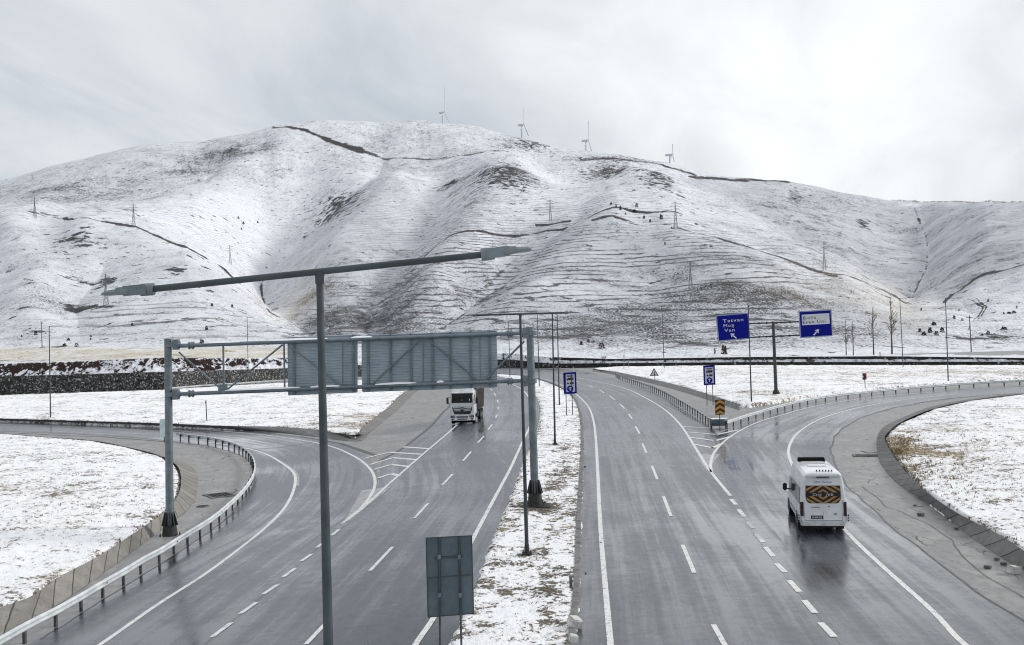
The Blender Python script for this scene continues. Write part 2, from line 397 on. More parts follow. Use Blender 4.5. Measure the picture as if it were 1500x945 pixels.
def mat_wall():
    t = NT('rubble_masonry'); p = t.pos()
    e = t.vor(p, 2.1, 'DISTANCE_TO_EDGE'); col = t.vor(p, 2.1, 'F1', 'Color')
    sp = t.n('ShaderNodeSeparateColor'); t.l(col, sp.inputs[0]); n = t.noise(p, 3.2, 4, .65)
    stone = t.mix(sp.outputs[0], (.014,.015,.015), (.075,.073,.068))
    s = t.math('MULTIPLY', t.mapr(n, .53, .60), t.math('GREATER_THAN', sp.outputs[1], .35))
    c = t.mix(t.mapr(e, .07, .03), stone, (.006,.006,.006))
    t.col(t.mix(s, c, (.36,.37,.385))); t.rough(.9); t.bump(t.math('MINIMUM', e, .2), .8, .15); return t.m
M['wall'] = mat_wall()
def mat_wall2():
    t = NT('dark_rubble_masonry'); p = t.pos()
    e = t.vor(p, 1.9, 'DISTANCE_TO_EDGE'); col = t.vor(p, 1.9, 'F1', 'Color')
    sp = t.n('ShaderNodeSeparateColor'); t.l(col, sp.inputs[0]); n = t.noise(p, 1.2, 4, .6)
    stone = t.mix(sp.outputs[0], (.006,.006,.006), (.035,.034,.033))
    s = t.math('MULTIPLY', t.mapr(n, .58, .66), t.math('GREATER_THAN', sp.outputs[1], .4))
    t.col(t.mix(s, stone, (.4,.41,.43))); t.rough(.9); t.bump(t.math('MINIMUM', e, .2), .8, .15); return t.m
M['wall2'] = mat_wall2()
def mat_grass():
    t = NT('dry_grass'); n = t.noise(t.pos(), 3.5, 3)
    t.col(t.mix(t.mapr(n, .35, .65), (.10,.075,.04), (.33,.26,.14))); t.rough(.9); return t.m
M['grass'] = mat_grass()

# ------------------------------------------------------------------ the fields that lie between the roads
def ip(pts, x):
    return np.interp(x, [p[0] for p in pts], [p[1] for p in pts])
WB = [(-600,606),(-300,594),(0,580),(240,572),(413,557),(600,545),(740,538),(800,539.5),(900,538),(1100,536.5),(1500,536),(1900,530),(2300,520)]
WT = [(-600,574),(-300,564),(0,552),(240,545),(413,540),(600,532),(740,526),(800,533),(900,532.3),(1100,530.8),(1500,530.3),(1900,524),(2300,514)]
BT = [(-600,556),(-300,545),(0,533),(100,530),(240,524),(350,525),(413,524),(500,521),(740,517),(800,523),(900,526),(1100,523),(1300,522),(1500,524.5),(1900,518),(2300,508)]

F1T = [(-160,975),(-70,930),(0,890),(43,875),(87,845),(140,817),(183,790),(240,750),(260,727),(265,697),(257,680),(233,667),(187,655),(133,645),(67,640),(0,635),(-120,629),(-300,622)]
F2T = [(-400,600),(-200,607),(0,613),(100,616),(233,620),(333,624),(400,625),(460,629),(490,634),(520,637),(533,625),(557,606),(573,593),(585,580),(605,568),(625,560)]
F2B = [(640,556.5),(600,556),(520,557),(413,561),(300,567),(240,571),(0,579),(-200,588),(-400,597)]
F3L = [(636,1010),(663,945),(687,893),(707,843),(720,803),(747,737),(763,693),(777,657),(787,635),(793,602),(788,582),(777,568),(760,558),(728,550.5),(680,549),(600,549)]
F3R = [(834,1010),(837,945),(844,863),(847,763),(852,663),(852,643),(849,608),(839,583),(822,569),(798,559),(765,550.5),(728,547.8),(680,546.5),(600,546.5)]
F4T = [(870,540.5),(897,544),(952,555),(1003,567),(1054,583),(1082,592),(1098,592.5),(1153,584),(1207,576),(1287,568.5),(1393,559),(1500,552.5),(1750,541)]
F4B = [(1750,530),(1500,535),(1300,535),(1100,535),(900,537),(870,539)]
F5T = [(1640,900),(1500,807),(1467,785),(1400,750),(1350,715),(1320,683),(1300,653),(1296,641),(1303,631),(1319,619),(1367,599),(1420,587),(1500,577),(1750,560)]
def wpts(l, h): return [at(x, y, h) for x, y in l]
FIELDS = []
def field(px, h, slope): FIELDS.append(([(p.x, p.y) for p in px], h, slope))
h1, h2, h3, h4, h5 = .55, .5, .10, .40, .55
field(wpts(F1T, h1)+[Vector((-130, 150, 0)), Vector((-130, 10, 0)), Vector((-24, 10, 0))], h1, 2.2)
field(wpts(F2T, h2)+wpts(F2B, h2), h2, 2.0)
field([Vector((-4.4, 12, 0))]+catmull(wpts(F3L, h3), n=90)+catmull(wpts(F3R, h3), n=90)[::-1]+[Vector((.7, 12, 0))], h3, .6)
field(wpts(F4T, h4)+wpts(F4B, h4), h4, 2.0)
field(wpts(F5T, h5)+[Vector((160, 120, 0)), Vector((160, 12, 0)), Vector((26, 12, 0))], h5, 2.6)

def sdf(poly, X, Y):
    X = np.asarray(X, float); Y = np.asarray(Y, float)
    best = np.full(X.shape, 1e9); ins = np.zeros(X.shape, bool); n = len(poly)
    for i in range(n):
        x0, y0 = poly[i]; x1, y1 = poly[(i+1) % n]; dx, dy = x1-x0, y1-y0; L = dx*dx+dy*dy+1e-9
        t = np.clip(((X-x0)*dx+(Y-y0)*dy)/L, 0, 1)
        best = np.minimum(best, (X-x0-t*dx)**2+(Y-y0-t*dy)**2)
        c = ((y0 > Y) != (y1 > Y)) & (X < dx*(Y-y0)/(dy if abs(dy) > 1e-9 else 1e-9)+x0)
        ins ^= c
    d = np.sqrt(best); return np.where(ins, d, -d)
def ground_z(X, Y, want=False):
    X = np.asarray(X, float); Y = np.asarray(Y, float)
    hh = np.full(X.shape, -.3); near = np.full(X.shape, -99.)
    wob = .20*fbm(X*1.1, Y*1.1, 3)
    for k, (poly, h, sl) in enumerate(FIELDS):
        s = sdf(poly, X, Y); se = s+(wob*.7-.16 if k != 2 else wob*.7)
        v = h+np.clip(se*sl, -h-.3, 0)+np.where(s > 0, np.minimum(s*.04, .25), 0)*(0 if k == 2 else 1)
        v = v+np.where(s > 0, np.minimum(s, 1), 0)*(.10*fbm(X*.35, Y*.35, 4)+(.04 if k == 2 else .065)*fbm(X*2.2, Y*2.2, 3))
        hh = np.maximum(hh, v); near = np.maximum(near, s)
    z = zbase(X, Y)+hh
    return (z, near) if want else z
def at_ground(px, py):
    d = ray(px, py); z = 0.3
    for _ in range(25):
        Y = (z-H)/d.z; z = .5*z+.5*float(ground_z(np.array([d.x*Y]), np.array([Y]))[0])
    Y = (z-H)/d.z; return Vector((d.x*Y, Y, z))

# wall line by azimuth
_wp = []
for px in np.arange(-600, 2301, 25):
    b = at(float(px), float(ip(WB, px)), .0); _wp.append((b.x/b.y, b.y, px))
WA = np.array([w[0] for w in _wp]); WD = np.array([w[1] for w in _wp]); WPX = np.array([w[2] for w in _wp])
def wall_depth(a): return np.interp(a, WA, WD)

def grid_mesh(name, X, Y, Z, mat, attrs=None, mask=None, kind='structure', uv=None):
    r, c = X.shape
    me = bpy.data.meshes.new(name)
    me.vertices.add(r*c); co = np.stack([X, Y, Z], -1).reshape(-1, 3).astype(np.float32)
    me.vertices.foreach_set('co', co.ravel())
    i = np.arange(r*c).reshape(r, c)
    q = np.stack([i[:-1, :-1], i[:-1, 1:], i[1:, 1:], i[1:, :-1]], -1).reshape(-1, 4)
    if mask is not None: q = q[mask.reshape(-1)]
    nf = len(q)
    me.loops.add(nf*4); me.loops.foreach_set('vertex_index', q.ravel().astype(np.int32))
    me.polygons.add(nf); me.polygons.foreach_set('loop_start', (np.arange(nf)*4).astype(np.int32))
    me.polygons.foreach_set('use_smooth', np.ones(nf, bool))
    me.update(calc_edges=True)
    for k, v in (attrs or {}).items():
        at_ = me.attributes.new(k, 'FLOAT', 'POINT'); at_.data.foreach_set('value', v.ravel().astype(np.float32))
    if uv is not None:
        l = me.uv_layers.new(name='UVMap'); l.data.foreach_set('uv', uv.reshape(-1, 2)[q.ravel()].astype(np.float32).ravel())
    me.materials.append(mat); o = bpy.data.objects.new(name, me); COL.objects.link(o)
    if kind: o['kind'] = kind
    return o

# ground sheet
A = np.linspace(-.80, .84, 1000)[None, :]; D = np.exp(np.linspace(math.log(13), math.log(275), 620))[:, None]
GX = A*D; GY = np.repeat(D, A.shape[1], 1)
GZ, NEAR = ground_z(GX, GY, True)
gpx, gpy = proj(GX/GY, (GZ-H)/GY)
gb = np.zeros_like(GX); gt = np.zeros_like(GX)
def blob(px, py, rx, ry, ax, ay): return np.exp(-(((px-ax)/rx)**2+((py-ay)/ry)**2))
# bare strips along the median and yellow grass along the edges of the fields
med = sdf(FIELDS[2][0], GX, GY) > 0
n1 = fbm(GX*.5, GY*.5, 4)
gb += np.where(med, .16+.36*n1, .13+.12*n1+.34*np.clip(fbm(GX*.11+31, GY*.11, 4), -.35, .6))
gt += np.where(med, -.02+.5*fbm(GX*.3+9, GY*.3, 3), np.clip(1.6*fbm(GX*.12+5, GY*.12, 4)-.12, 0, .8))
edge = np.exp(-np.clip(NEAR, 0, 50)/.35); gb += edge*.30; gt += edge*np.where(med, .22, .06)
path = np.interp(GY, [28, 45, 60, 90, 120], [.17, .33, .46, .9, 1.3]); medc = 3.4 - 0
for (x, y, rx, ry, w) in [(800,865,22,22,.9),(812,835,20,10,.7),(800,895,22,10,.8),(817,710,22,12,.9),(822,690,22,14,.7),(828,660,16,20,.7),(812,745,26,12,.5),(795,915,20,8,.7),(775,812,24,5,1.2),(785,742,34,10,1.8),(813,652,14,3,1.),(730,828,18,7,.8),(720,870,30,14,.4),(808,780,16,20,.5),(765,850,20,20,.2)]:
    w_ = w*blob(gpx, gpy, rx, ry, x, y)*med; gb += w_*.55; gt -= w_*.6
for (x, y, rx, ry, w) in [(1320,645,26,12,.9),(1312,660,18,8,.9),(1345,658,34,9,.6),(1330,690,22,16,.55),(1385,665,40,5,.5),(1375,627,40,8,.35),(1450,650,60,6,.4),(1440,690,60,20,.22),(1470,730,60,20,.25)]:
    w_ = w*blob(gpx, gpy, rx, ry, x, y); gb += w_*.8; gt += w_*1.1
for (x, y, rx, ry, w) in [(10,715,40,8,.45),(105,725,30,10,.35),(205,757,60,3,.5),(60,850,40,10,.2),(490,625,50,10,.5),(540,612,26,10,.5),(170,835,30,30,.15)]:
    w_ = w*blob(gpx, gpy, rx, ry, x, y); gb += w_*.8; gt += w_*.8
for (x, y, rx, ry, w) in [(1250,548,250,8,.35),(1450,545,120,6,.5),(1120,575,50,10,.4),(1030,545,60,3,.4)]:
    w_ = w*blob(gpx, gpy, rx, ry, x, y); gt += w_*1.3; gb += w_*.3
AA = GX/GY; keep = (GY < wall_depth(AA)+6)
gm = keep[:-1, :-1] & (NEAR > -3.5)[:-1, :-1]
grid_mesh('ground', GX, GY, GZ, M['ground'], {'bare': np.clip(gb, -.2, 1.6), 'tan': np.clip(gt, 0, 1)}, gm)

# paved base sheet under everything between the fields
x = np.linspace(-150, 150, 301); y = np.linspace(10, 270, 261); PX, PY = np.meshgrid(x, y)
grid_mesh('paved_shoulder', PX, PY, zbase(PX, PY), M['shoulder'])

# ------------------------------------------------------------------ roads
def strip(name, L, Rr, zo, mat, zl=0, zr=0, step=.9, nlat=12, kind='structure', curve=None):
    a = [at(p[0], p[1], zl) for p in L]; b = [at(p[0], p[1], zr) for p in Rr]
    la = sum((a[i+1]-a[i]).length for i in range(len(a)-1)); lb = sum((b[i+1]-b[i]).length for i in range(len(b)-1))
    n = max(8, int(max(la, lb)/step)); A_ = catmull(a, n=n); B_ = catmull(b, n=n)
    X = np.zeros((n, nlat+1)); Y = X*0; Z = X*0; UV = np.zeros((n, nlat+1, 2)); run = 0
    for i in range(n):
        if i: run += ((A_[i]-A_[i-1]).length+(B_[i]-B_[i-1]).length)/2
        wv = (B_[i]-A_[i]).length
        for k in range(nlat+1):
            t = k/nlat; p = A_[i].lerp(B_[i], t); X[i, k], Y[i, k] = p.x, p.y
            Z[i, k] = float(zbase(p.x, p.y))+zo+zl*(1-t)+zr*t
            UV[i, k] = (t*wv, run)
    return grid_mesh(name, X, Y, Z, mat, uv=UV, kind=kind)
LCL = [(200,1030),(300,945),(424,839),(492,781),(545,735),(556,705),(562,674),(587,658),(633,622),(657,595),(668,578),(671,566),(660,556.5),(630,551),(580,550),(400,558)]
LCR = [(620,1030),(663,945),(687,893),(707,843),(720,803),(747,737),(763,693),(777,657),(787,635),(793,602),(788,582),(777,568),(760,558),(728,550),(680,548),(600,548),(400,554)]
strip('road', LCL, LCR, .014, M['road'])
LRA = [(240,1000),(300,945),(363,892),(424,839),(492,781),(530,752),(548,725),(553,705),(549,684),(536,668),(515,657),(480,646),(400,635),(333,629),(233,623),(100,618.5),(0,616.5),(-200,611)]
LRB = [(-60,1010),(40,945),(118,899),(183,859),(257,812),(310,777),(340,752),(368,717),(373,697),(366,677),(346,665),(310,655),(255,647),(150,638),(0,632),(-200,626)]
strip('ramp_road', LRA, LRB, .020, M['ramp'])
RCL = [(836,1030),(840,945),(847,863),(850,763),(855,663),(855,643),(852,608),(842,583),(825,570),(800,560),(765,551),(728,547.5),(650,545.5),(400,552)]
RCR = [(1290,1030),(1222,933),(1150,845),(1082,747),(1062,700),(1052,660),(1046,631),(1017,610.5),(994,596.5),(964,578.5),(936,568),(909,560),(880,550),(840,542),(790,540),(700,540),(500,546),(400,550)]
strip('road', RCL, RCR, .014, M['road'])
RRL = [(1290,1030),(1222,933),(1150,845),(1082,747),(1062,700),(1052,660),(1047,640),(1066,630),(1100,618.5),(1150,603),(1207,590.5),(1300,579.5),(1400,571),(1500,565.5),(1750,553)]
RRR = [(1640,985),(1500,912),(1433,867),(1367,817),(1317,780),(1277,743),(1240,710),(1221,673),(1218,657),(1223,639),(1239,625),(1265,611),(1313,597),(1367,587),(1447,579),(1500,576),(1750,562)]
strip('ramp_road', RRL, RRR, .020, M['ramp'])

# sloped concrete slabs between the paving and the fields
S1B = [(-230,1060),(-120,1000),(0,937),(43,913),(127,857),(200,803),(240,773),(279,742),(288,720),(288,693),(277,681),(257,673),(187,659),(133,649),(67,643.5),(0,638.5),(-120,632),(-300,625)]
strip('concrete_channel', S1B, [(-160,975)]+F1T[1:], .0, M['slab'], .02, h1+.04, .6, 3)
S2B = [(-400,606),(-200,612),(0,618),(100,621),(233,625.5),(333,630),(400,633),(480,642),(525,646),(541,634),(566,614),(583,600),(597,585),(616,570),(634,561)]
strip('concrete_channel', F2T[::-1], S2B[::-1], .0, M['slabdark'], h2+.04, .02, .8, 3)
S4B = [(868,542),(893,547.5),(952,561),(1003,575),(1054,591.5),(1083,601)]
strip('concrete_channel', F4T[:6], S4B, .0, M['slabdark'], h4+.04, .02, .8, 3)
S5B = [(1600,925),(1500,836),(1480,825),(1427,790),(1367,743),(1317,710),(1290,680),(1284,655),(1286,638),(1296,624),(1319,613),(1367,595),(1420,584.5),(1500,575.5),(1750,558.5)]
strip('concrete_channel', F5T, S5B, .0, M['slabdark'], h5+.04, .02, .6, 3)

# painted markings
def ribbon(mb, pts, w, zo, step=.7, w2=None, mi=0):
    P = catmull([at(x, y) for x, y in pts], step=step)
    n = len(P); vs = []; fs = []
    for i, p in enumerate(P):
        t = P[min(i+1, n-1)]-P[max(i-1, 0)]; t.z = 0; t.normalize(); nr = Vector((t.y, -t.x, 0))
        ww = w if w2 is None else w+(w2-w)*i/(n-1)
        for s_ in (-.5, .5):
            q = p+nr*ww*s_; vs.append((q.x, q.y, float(zbase(q.x, q.y))+zo))
    fs = [(2*i, 2*i+1, 2*i+3, 2*i+2) for i in range(n-1)]
    mb.add(vs, fs, mi)
ZM = .027
mk = MB()
# left carriageway
ribbon(mk, [(585,985),(610,943),(637,903),(693,790),(730,720),(747,688),(763,653),(777,622),(779,602),(776,585),(760,568),(733,558),(690,553),(620,552)], .2, ZM)
ribbon(mk, [(500,768),(527,748),(567,712),(617,668),(667,625),(690,600),(700,582),(695,568),(670,558),(600,554)], .2, ZM)
for a, b in [((448,945),(482,909)),((542,837),(575,802)),((607,760),(627,738)),((648,711),(663,695)),((678,676),(690,662)),((700,649),(709,639)),((715,630),(721,622)),((726,613),(728,608)),((730,600),(730,596)),((729.5,590),(729,586)),((726,580),(724,576)),((721,572.5),(718,569.5)),((711,565),(706,562))]:
    ribbon(mk, [a, b], .17, ZM)
# left ramp
ribbon(mk, [(500,768),(523,750),(538,734),(548,716),(549,702),(541,686),(517,668),(480,653),(400,639),(333,632.5),(257,627),(150,621.5),(0,618.5),(-150,614)], .2, ZM)
ribbon(mk, [(100,975),(147,945),(233,885),(300,842),(350,805),(393,770),(420,740),(432,710),(430,693),(410,677),(383,663),(350,655),(300,648),(240,642)], .2, ZM)
for a, b in [((311,934),(339,913)),((352,900),(376,883)),((386,871),(407,857)),((415,846),(433,833)),((441,823),(457,812)),((464,803),(475,795)),((486,785),(497,776))]:
    ribbon(mk, [a, b], .2, ZM)
for l in [[(590,655),(630,658)],[(533,672),(570,663)],[(570,663),(618,666)],[(542,681),(575,671)],[(575,671),(610,674)],[(548,688),(573,681)],[(573,681),(600,684)],[(553,701),(573,694.5)],[(573,694.5),(585,697.5)]]:
    ribbon(mk, l, .38, ZM-.0015, .5)
# right carriageway
ribbon(mk, [(898,985),(893,930),(887,863),(880,780),(875,680),(872,635),(869,615),(861,595),(843,577),(820,563),(790,554),(745,549)], .2, ZM)
ribbon(mk, [(790,548),(851,554.5),(886,561.5),(919,570.5),(945,583),(973,600),(996,622),(1021,660),(1040,690),(1070,727)], .2, ZM)
for a, b in [((1045,916),(1064,950)),((1000,799),(1017,840)),((972,728),(983,757)),((955,683),(963,703)),((941,650),(947,664)),((931,625),(937,636)),((921,607),(926,614)),((908,592),(915,599)),((893,580.5),(901,586.5)),((878,571.5),(885,576)),((861,564.5),(868,567.5)),((842,558),(849,560.5))]:
    ribbon(mk, [a, b], .17, ZM)
for a, b in [((1071,732),(1078,740)),((1082,747),(1091,758)),((1094,765),(1104,775)),((1107,783),(1118,795)),((1121,802),(1133,816)),((1137,826),(1150,839)),((1156,851),(1171,868)),((1178,880),(1194,899)),((1202,913),(1222,934))]:
    ribbon(mk, [a, b], .22, ZM)
# right ramp
ribbon(mk, [(1042,692),(1041,680),(1046,664),(1060,648),(1086,630),(1118,616),(1150,607),(1180,598.5),(1233,588.5),(1300,580.5),(1400,572.5),(1500,567.5),(1700,558)], .2, ZM)
ribbon(mk, [(1450,968),(1413,945),(1367,897),(1300,837),(1247,787),(1205,738),(1172,700),(1159,678),(1155,660),(1163,641),(1177,628),(1207,612),(1247,600),(1300,589.5),(1340,584),(1400,577.5)], .2, ZM)
for l in [[(997,625),(1040,627.5)],[(1004,633),(1050,637)],[(1050,637),(1082,630)],[(1010,641),(1048,646)],[(1048,646),(1070,640)],[(1017,651),(1044,656.5)],[(1044,656.5),(1058,650)]]:
    ribbon(mk, l, .36, ZM-.0015, .5)
tag(mk.build('road_marking', M['paint']), kind='structure')
mw = MB()
ribbon(mw, [(508,764),(528,742),(552,716)], .25, ZM-.003, .4, 1.9)
ribbon(mw, [(1038,690),(1036,678),(1038,666)], .25, ZM-.003, .4, 1.6)
ribbon(mw, [(436,712),(434,694),(414,678),(386,664)], .22, ZM-.003)
ribbon(mw, [(240,642),(120,634.5),(0,629),(-150,624)], .18, ZM-.003)
tag(mw.build('road_marking', M['paintworn']), kind='structure')
sm = MB()
def seam(pts, w, jit=.0):
    P = []
    for i in range(len(pts)-1):
        for k in range(4):
            t = k/4; P.append((pts[i][0]*(1-t)+pts[i+1][0]*t+random.uniform(-jit, jit), pts[i][1]*(1-t)+pts[i+1][1]*t+random.uniform(-jit, jit)*.4))
    P.append(pts[-1]); ribbon(sm, P, w, ZM-.002, .4)
seam([(1520,924),(1433,869),(1367,819),(1317,782),(1277,745),(1240,712),(1220,674),(1217,657),(1222,639),(1238,625),(1264,611),(1312,597),(1366,587.5),(1446,579.5),(1500,576.5)], .10, 1.6)
seam([(1500,876),(1450,848),(1415,820),(1395,792),(1360,768),(1300,742),(1262,712)], .035, 1.8)
seam([(553,677),(587,659),(633,623),(657,596),(667,579)], .3, .8)
seam([(553,668),(500,650),(440,640)], .4, .5)
seam([(350,659),(400,657),(455,649)], .22, .6)
seam([(60,938),(118,900),(183,860),(257,813),(310,778),(340,753),(366,718)], .07, 1.5)
seam([(240,647),(150,640),(0,634)], .2, .8)
seam([(1290,662),(1275,664),(1262,661)], .25, .5)
tag(sm.build('road_joint', M['seam']), kind='structure')
# kerb along the right edge of the median
kb = MB(); kp = catmull([at(x, y) for x, y in [(835,1010)]+[(p[0]+1.5, p[1]) for p in F3R[1:12]]], step=1.0)
kb.sweep(kp, [(-.14,-.1),(.10,-.1),(.10,.10),(.07,.13),(-.14,.13)])
tag(kb.build('kerb', M['slabdark']), kind='structure')

# ------------------------------------------------------------------ the mountain
CP = {
 -300: [(520,300),(470,480),(410,680),(360,900),(330,1200),(318,1700),(306,2400)],
 -100: [(514,320),(475,470),(425,620),(375,800),(338,1020),(328,1300),(312,1800),(285,2420)],
 0: [(511,330),(480,460),(430,600),(380,760),(335,1000),(325,1300),(300,1800),(265,2400)],
 100: [(508,330),(470,480),(420,620),(370,800),(332,1050),(337,1200),(308,1500),(275,1900),(238,2450)],
 200: [(506,330),(460,500),(410,650),(365,850),(345,1000),(306,1400),(313,1600),(262,2000),(215,2450)],
 300: [(503,330),(460,500),(420,640),(385,800),(340,1200),(286,1650),(293,1850),(242,2200),(206,2500)],
 390: [(502,350),(480,480),(440,620),(405,770),(350,1250),(300,1650),(250,2050),(212,2350),(184,2600)],
 450: [(500,370),(470,520),(430,750),(380,1050),(330,1350),(290,1650),(240,2050),(200,2380),(178,2650)],
 550: [(516,300),(480,480),(440,650),(390,850),(330,1150),(280,1450),(240,1750),(213,2150),(194,2500),(179,2700)],
 620: [(515,300),(485,450),(440,620),(390,820),(330,1100),(290,1350),(255,1650),(225,2050),(200,2400),(177,2700)],
 700: [(515,300),(482,450),(440,610),(392,810),(342,1000),(300,1250),(262,1560),(238,1950),(213,2300),(187,2650)],
 760: [(515,300),(478,455),(438,600),(392,790),(346,950),(305,1170),(270,1450),(250,1850),(228,2200),(202,2600)],
 810: [(514,300),(470,480),(430,600),(380,760),(340,900),(310,1050),(275,1350),(262,1500),(245,1950),(228,2300),(212,2550)],
 870: [(514,300),(470,470),(420,600),(370,750),(330,870),(305,1050),(280,1300),(257,1700),(238,2100),(222,2450)],
 950: [(514,300),(470,460),(420,590),(370,730),(340,850),(310,1000),(285,1250),(265,1600),(248,2000),(236,2400)],
 1050: [(514,300),(470,450),(420,580),(380,700),(345,850),(312,1080),(291,1330),(303,1600),(280,1950),(260,2350)],
 1120: [(514,300),(470,450),(420,580),(385,700),(355,880),(326,1120),(348,1400),(302,1750),(282,2050),(265,2350)],
 1200: [(514,300),(470,440),(430,550),(396,720),(368,920),(392,1180),(350,1480),(325,1700),(300,1960),(276,2300)],
 1300: [(515,300),(480,420),(440,550),(405,760),(425,980),(388,1220),(356,1480),(325,1800),(295,2250)],
 1360: [(515,300),(482,420),(444,560),(420,700),(402,880),(372,1120),(340,1420),(310,1800),(297,2150)],
 1430: [(516,290),(490,400),(460,520),(430,700),(405,850),(370,1050),(330,1350),(298,1900)],
 1500: [(515,290),(495,390),(462,480),(422,620),(382,800),(340,1050),(297,1600)],
 1650: [(510,285),(480,400),(440,530),(390,730),(340,1000),(292,1450)],
 1850: [(505,285),(470,400),(420,560),(360,800),(300,1250),(285,1500)],
}
pts = []
for px, l in CP.items():
    for py, d in l:
        r_ = ray(px, py); pts.append((r_.x, math.log(d), r_.z))
    r_ = ray(px, l[-1][0]); zt = H+r_.z*l[-1][1]
    for dd, dz in ((1.12, -25), (1.35, -110)):
        d = l[-1][1]*dd; pts.append((r_.x, math.log(d), (zt+dz-H)/d))
    b = at(px, float(ip(WB, px))); r_ = ray(px, float(ip(BT, px)))
    pts.append((r_.x, math.log(b.y+7), r_.z))
pts = np.array(pts); SA, SD = .075, .2
Q = np.stack([pts[:, 0]/SA, pts[:, 1]/SD], 1); N = len(Q)
def tk(r2): return np.where(r2 > 1e-12, .5*r2*np.log(np.maximum(r2, 1e-12)), 0)
K = tk(((Q[:, None]-Q[None])**2).sum(-1))+np.eye(N)*.05; P3 = np.c_[np.ones(N), Q]
W = np.linalg.solve(np.block([[K, P3], [P3.T, np.zeros((3, 3))]]), np.r_[pts[:, 2], np.zeros(3)])
def tps(a, s):
    q = np.stack([a.ravel()/SA, s.ravel()/SD], 1); out = np.empty(len(q))
    for i in range(0, len(q), 20000):
        b = q[i:i+20000]; out[i:i+20000] = tk(((b[:, None]-Q[None])**2).sum(-1)) @ W[:N]+W[N]+b @ W[N+1:]
    return out.reshape(a.shape)
MA = np.linspace(-.66, .68, 1350); NR = 680
wd = wall_depth(MA)
s0 = np.log(wd+7); SS = s0[None]+(math.log(3900)-s0)[None]*np.linspace(0, 1, NR)[:, None]
AA2 = np.repeat(MA[None], NR, 0)
# evaluate the smooth surface on a coarser grid, then refine by interpolation
ca = np.linspace(-.80, .84, 260); cs = np.linspace(math.log(150), math.log(4000), 240)
CA, CS = np.meshgrid(ca, cs); CE = tps(CA, CS)
def bil(a, s):
    i = np.clip((a-ca[0])/(ca[1]-ca[0]), 0, len(ca)-1.001); j = np.clip((s-cs[0])/(cs[1]-cs[0]), 0, len(cs)-1.001)
    i0 = i.astype(int); j0 = j.astype(int); fi = i-i0; fj = j-j0
    return (CE[j0, i0]*(1-fi)+CE[j0, i0+1]*fi)*(1-fj)+(CE[j0+1, i0]*(1-fi)+CE[j0+1, i0+1]*fi)*fj
E0 = bil(AA2, SS); DD = np.exp(SS)
cpx, cpy = proj(AA2, E0)
def pdist(line, px=None, py=None):
    px = cpx if px is None else px; py = cpy if py is None else py
    best = np.full(px.shape, 1e9)
    for (x0, y0), (x1, y1) in zip(line[:-1], line[1:]):
        dx, dy = x1-x0, y1-y0; t = np.clip(((px-x0)*dx+(py-y0)*dy)/(dx*dx+dy*dy+1e-9), 0, 1)
        best = np.minimum(best, (px-x0-t*dx)**2+(py-y0-t*dy)**2)
    return np.sqrt(best)
FEAT = [
 ([(560,215),(500,262),(450,295),(415,320),(388,355),(383,385),(400,410),(430,430),(455,460),(475,490)], 110, -58),
 ([(850,320),(820,338),(790,365),(740,405),(690,442),(650,475)], 56, -24),
 ([(1335,297),(1358,330),(1358,360),(1335,400),(1325,412)], 90, -34),
 ([(360,225),(300,268),(210,288),(100,308)], 50, -16),
 ([(780,232),(815,255),(850,262),(900,258)], 30, -9),
 ([(985,268),(1050,296),(1110,328),(1170,366),(1260,402),(1340,418)], 34, 5),
 ([(400,186),(370,222),(320,270),(240,305),(130,345)], 70, 20),
 ([(560,232),(520,285),(495,330),(480,400),(500,450)], 90, 26),
 ([(745,262),(720,300),(680,360),(640,420)], 90, 28),
 ([(930,300),(870,326),(830,372),(780,430),(740,480)], 90, 24),
 ([(640,290),(610,340),(560,400),(535,450),(540,490)], 80, -28),
 ([(0,335),(60,320),(130,347),(250,372),(350,398),(430,445)], 60, 9),
 ([(60,505),(30,450),(60,400),(20,360)], 60, 16),
 ([(120,500),(110,440),(150,390)], 60, -14),
 ([(1130,520),(1120,470),(1060,400),(1010,360)], 90, 16),
 ([(1250,510),(1240,470),(1200,420)], 60, -6),
 ([(1420,500),(1428,460),(1400,425),(1340,412)], 30, -8),
 ([(1500,430),(1440,420),(1380,418)], 34, -6),
 ([(900,520),(920,470),(960,420)], 60, -10),
 ([(1110,275),(1160,320),(1230,350)], 50, 7),
 ([(250,470),(300,430),(350,405)], 46, 6),
 ([(690,190),(740,220),(780,240)], 40, -9),
 ([(480,195),(560,225),(640,245),(740,250)], 24, -5),
 ([(900,240),(935,262),(980,290),(990,330)], 44, 8),
 ([(600,470),(640,430),(660,390)], 40, 6),
 ([(1440,300),(1450,350),(1430,390)], 60, 6),
]
E = E0.copy()
RIDGE = [(-400,312),(-300,306),(-100,287),(0,265),(50,252),(100,238),(150,226),(200,215),(250,210),(300,206),(350,198),(385,191),(400,185),(420,181),(450,177),(480,175),(520,178),(560,180),(600,177),(620,177),(650,180),(700,186),(730,194),(760,203),(800,212),(830,219),(860,222),(900,226),(940,234),(980,239),(1020,251),(1060,259),(1100,263),(1150,266),(1165,269),(1200,274),(1250,285),(1300,295),(1350,297.5),(1500,297),(1700,292),(1900,286)]
ic = np.argmax(E, 0); cols = np.arange(E.shape[1]); ec = E[ic, cols]; dc = DD[ic, cols]; rx, ry = proj(MA, ec)
tgt = ec+(ry-np.interp(rx, *zip(*RIDGE)))/F
E += (tgt-ec)[None]*np.clip((DD-.45*dc[None])/(.55*dc[None]), 0, 1)**1.5
cpx, cpy = proj(AA2, E)
crest_py = cpy[ic, cols][None]
for line, w, dpx in FEAT:
    d = pdist(line); k = np.maximum(0, 1-d/w)
    k = k*(.55+.45*k) if dpx < 0 else k*k*(3-2*k)
    E += dpx/F*k*np.clip((DD-330)/250, 0, 1)*np.clip((cpy-crest_py-3)/38, 0, 1)
XX = AA2*DD; YY = DD
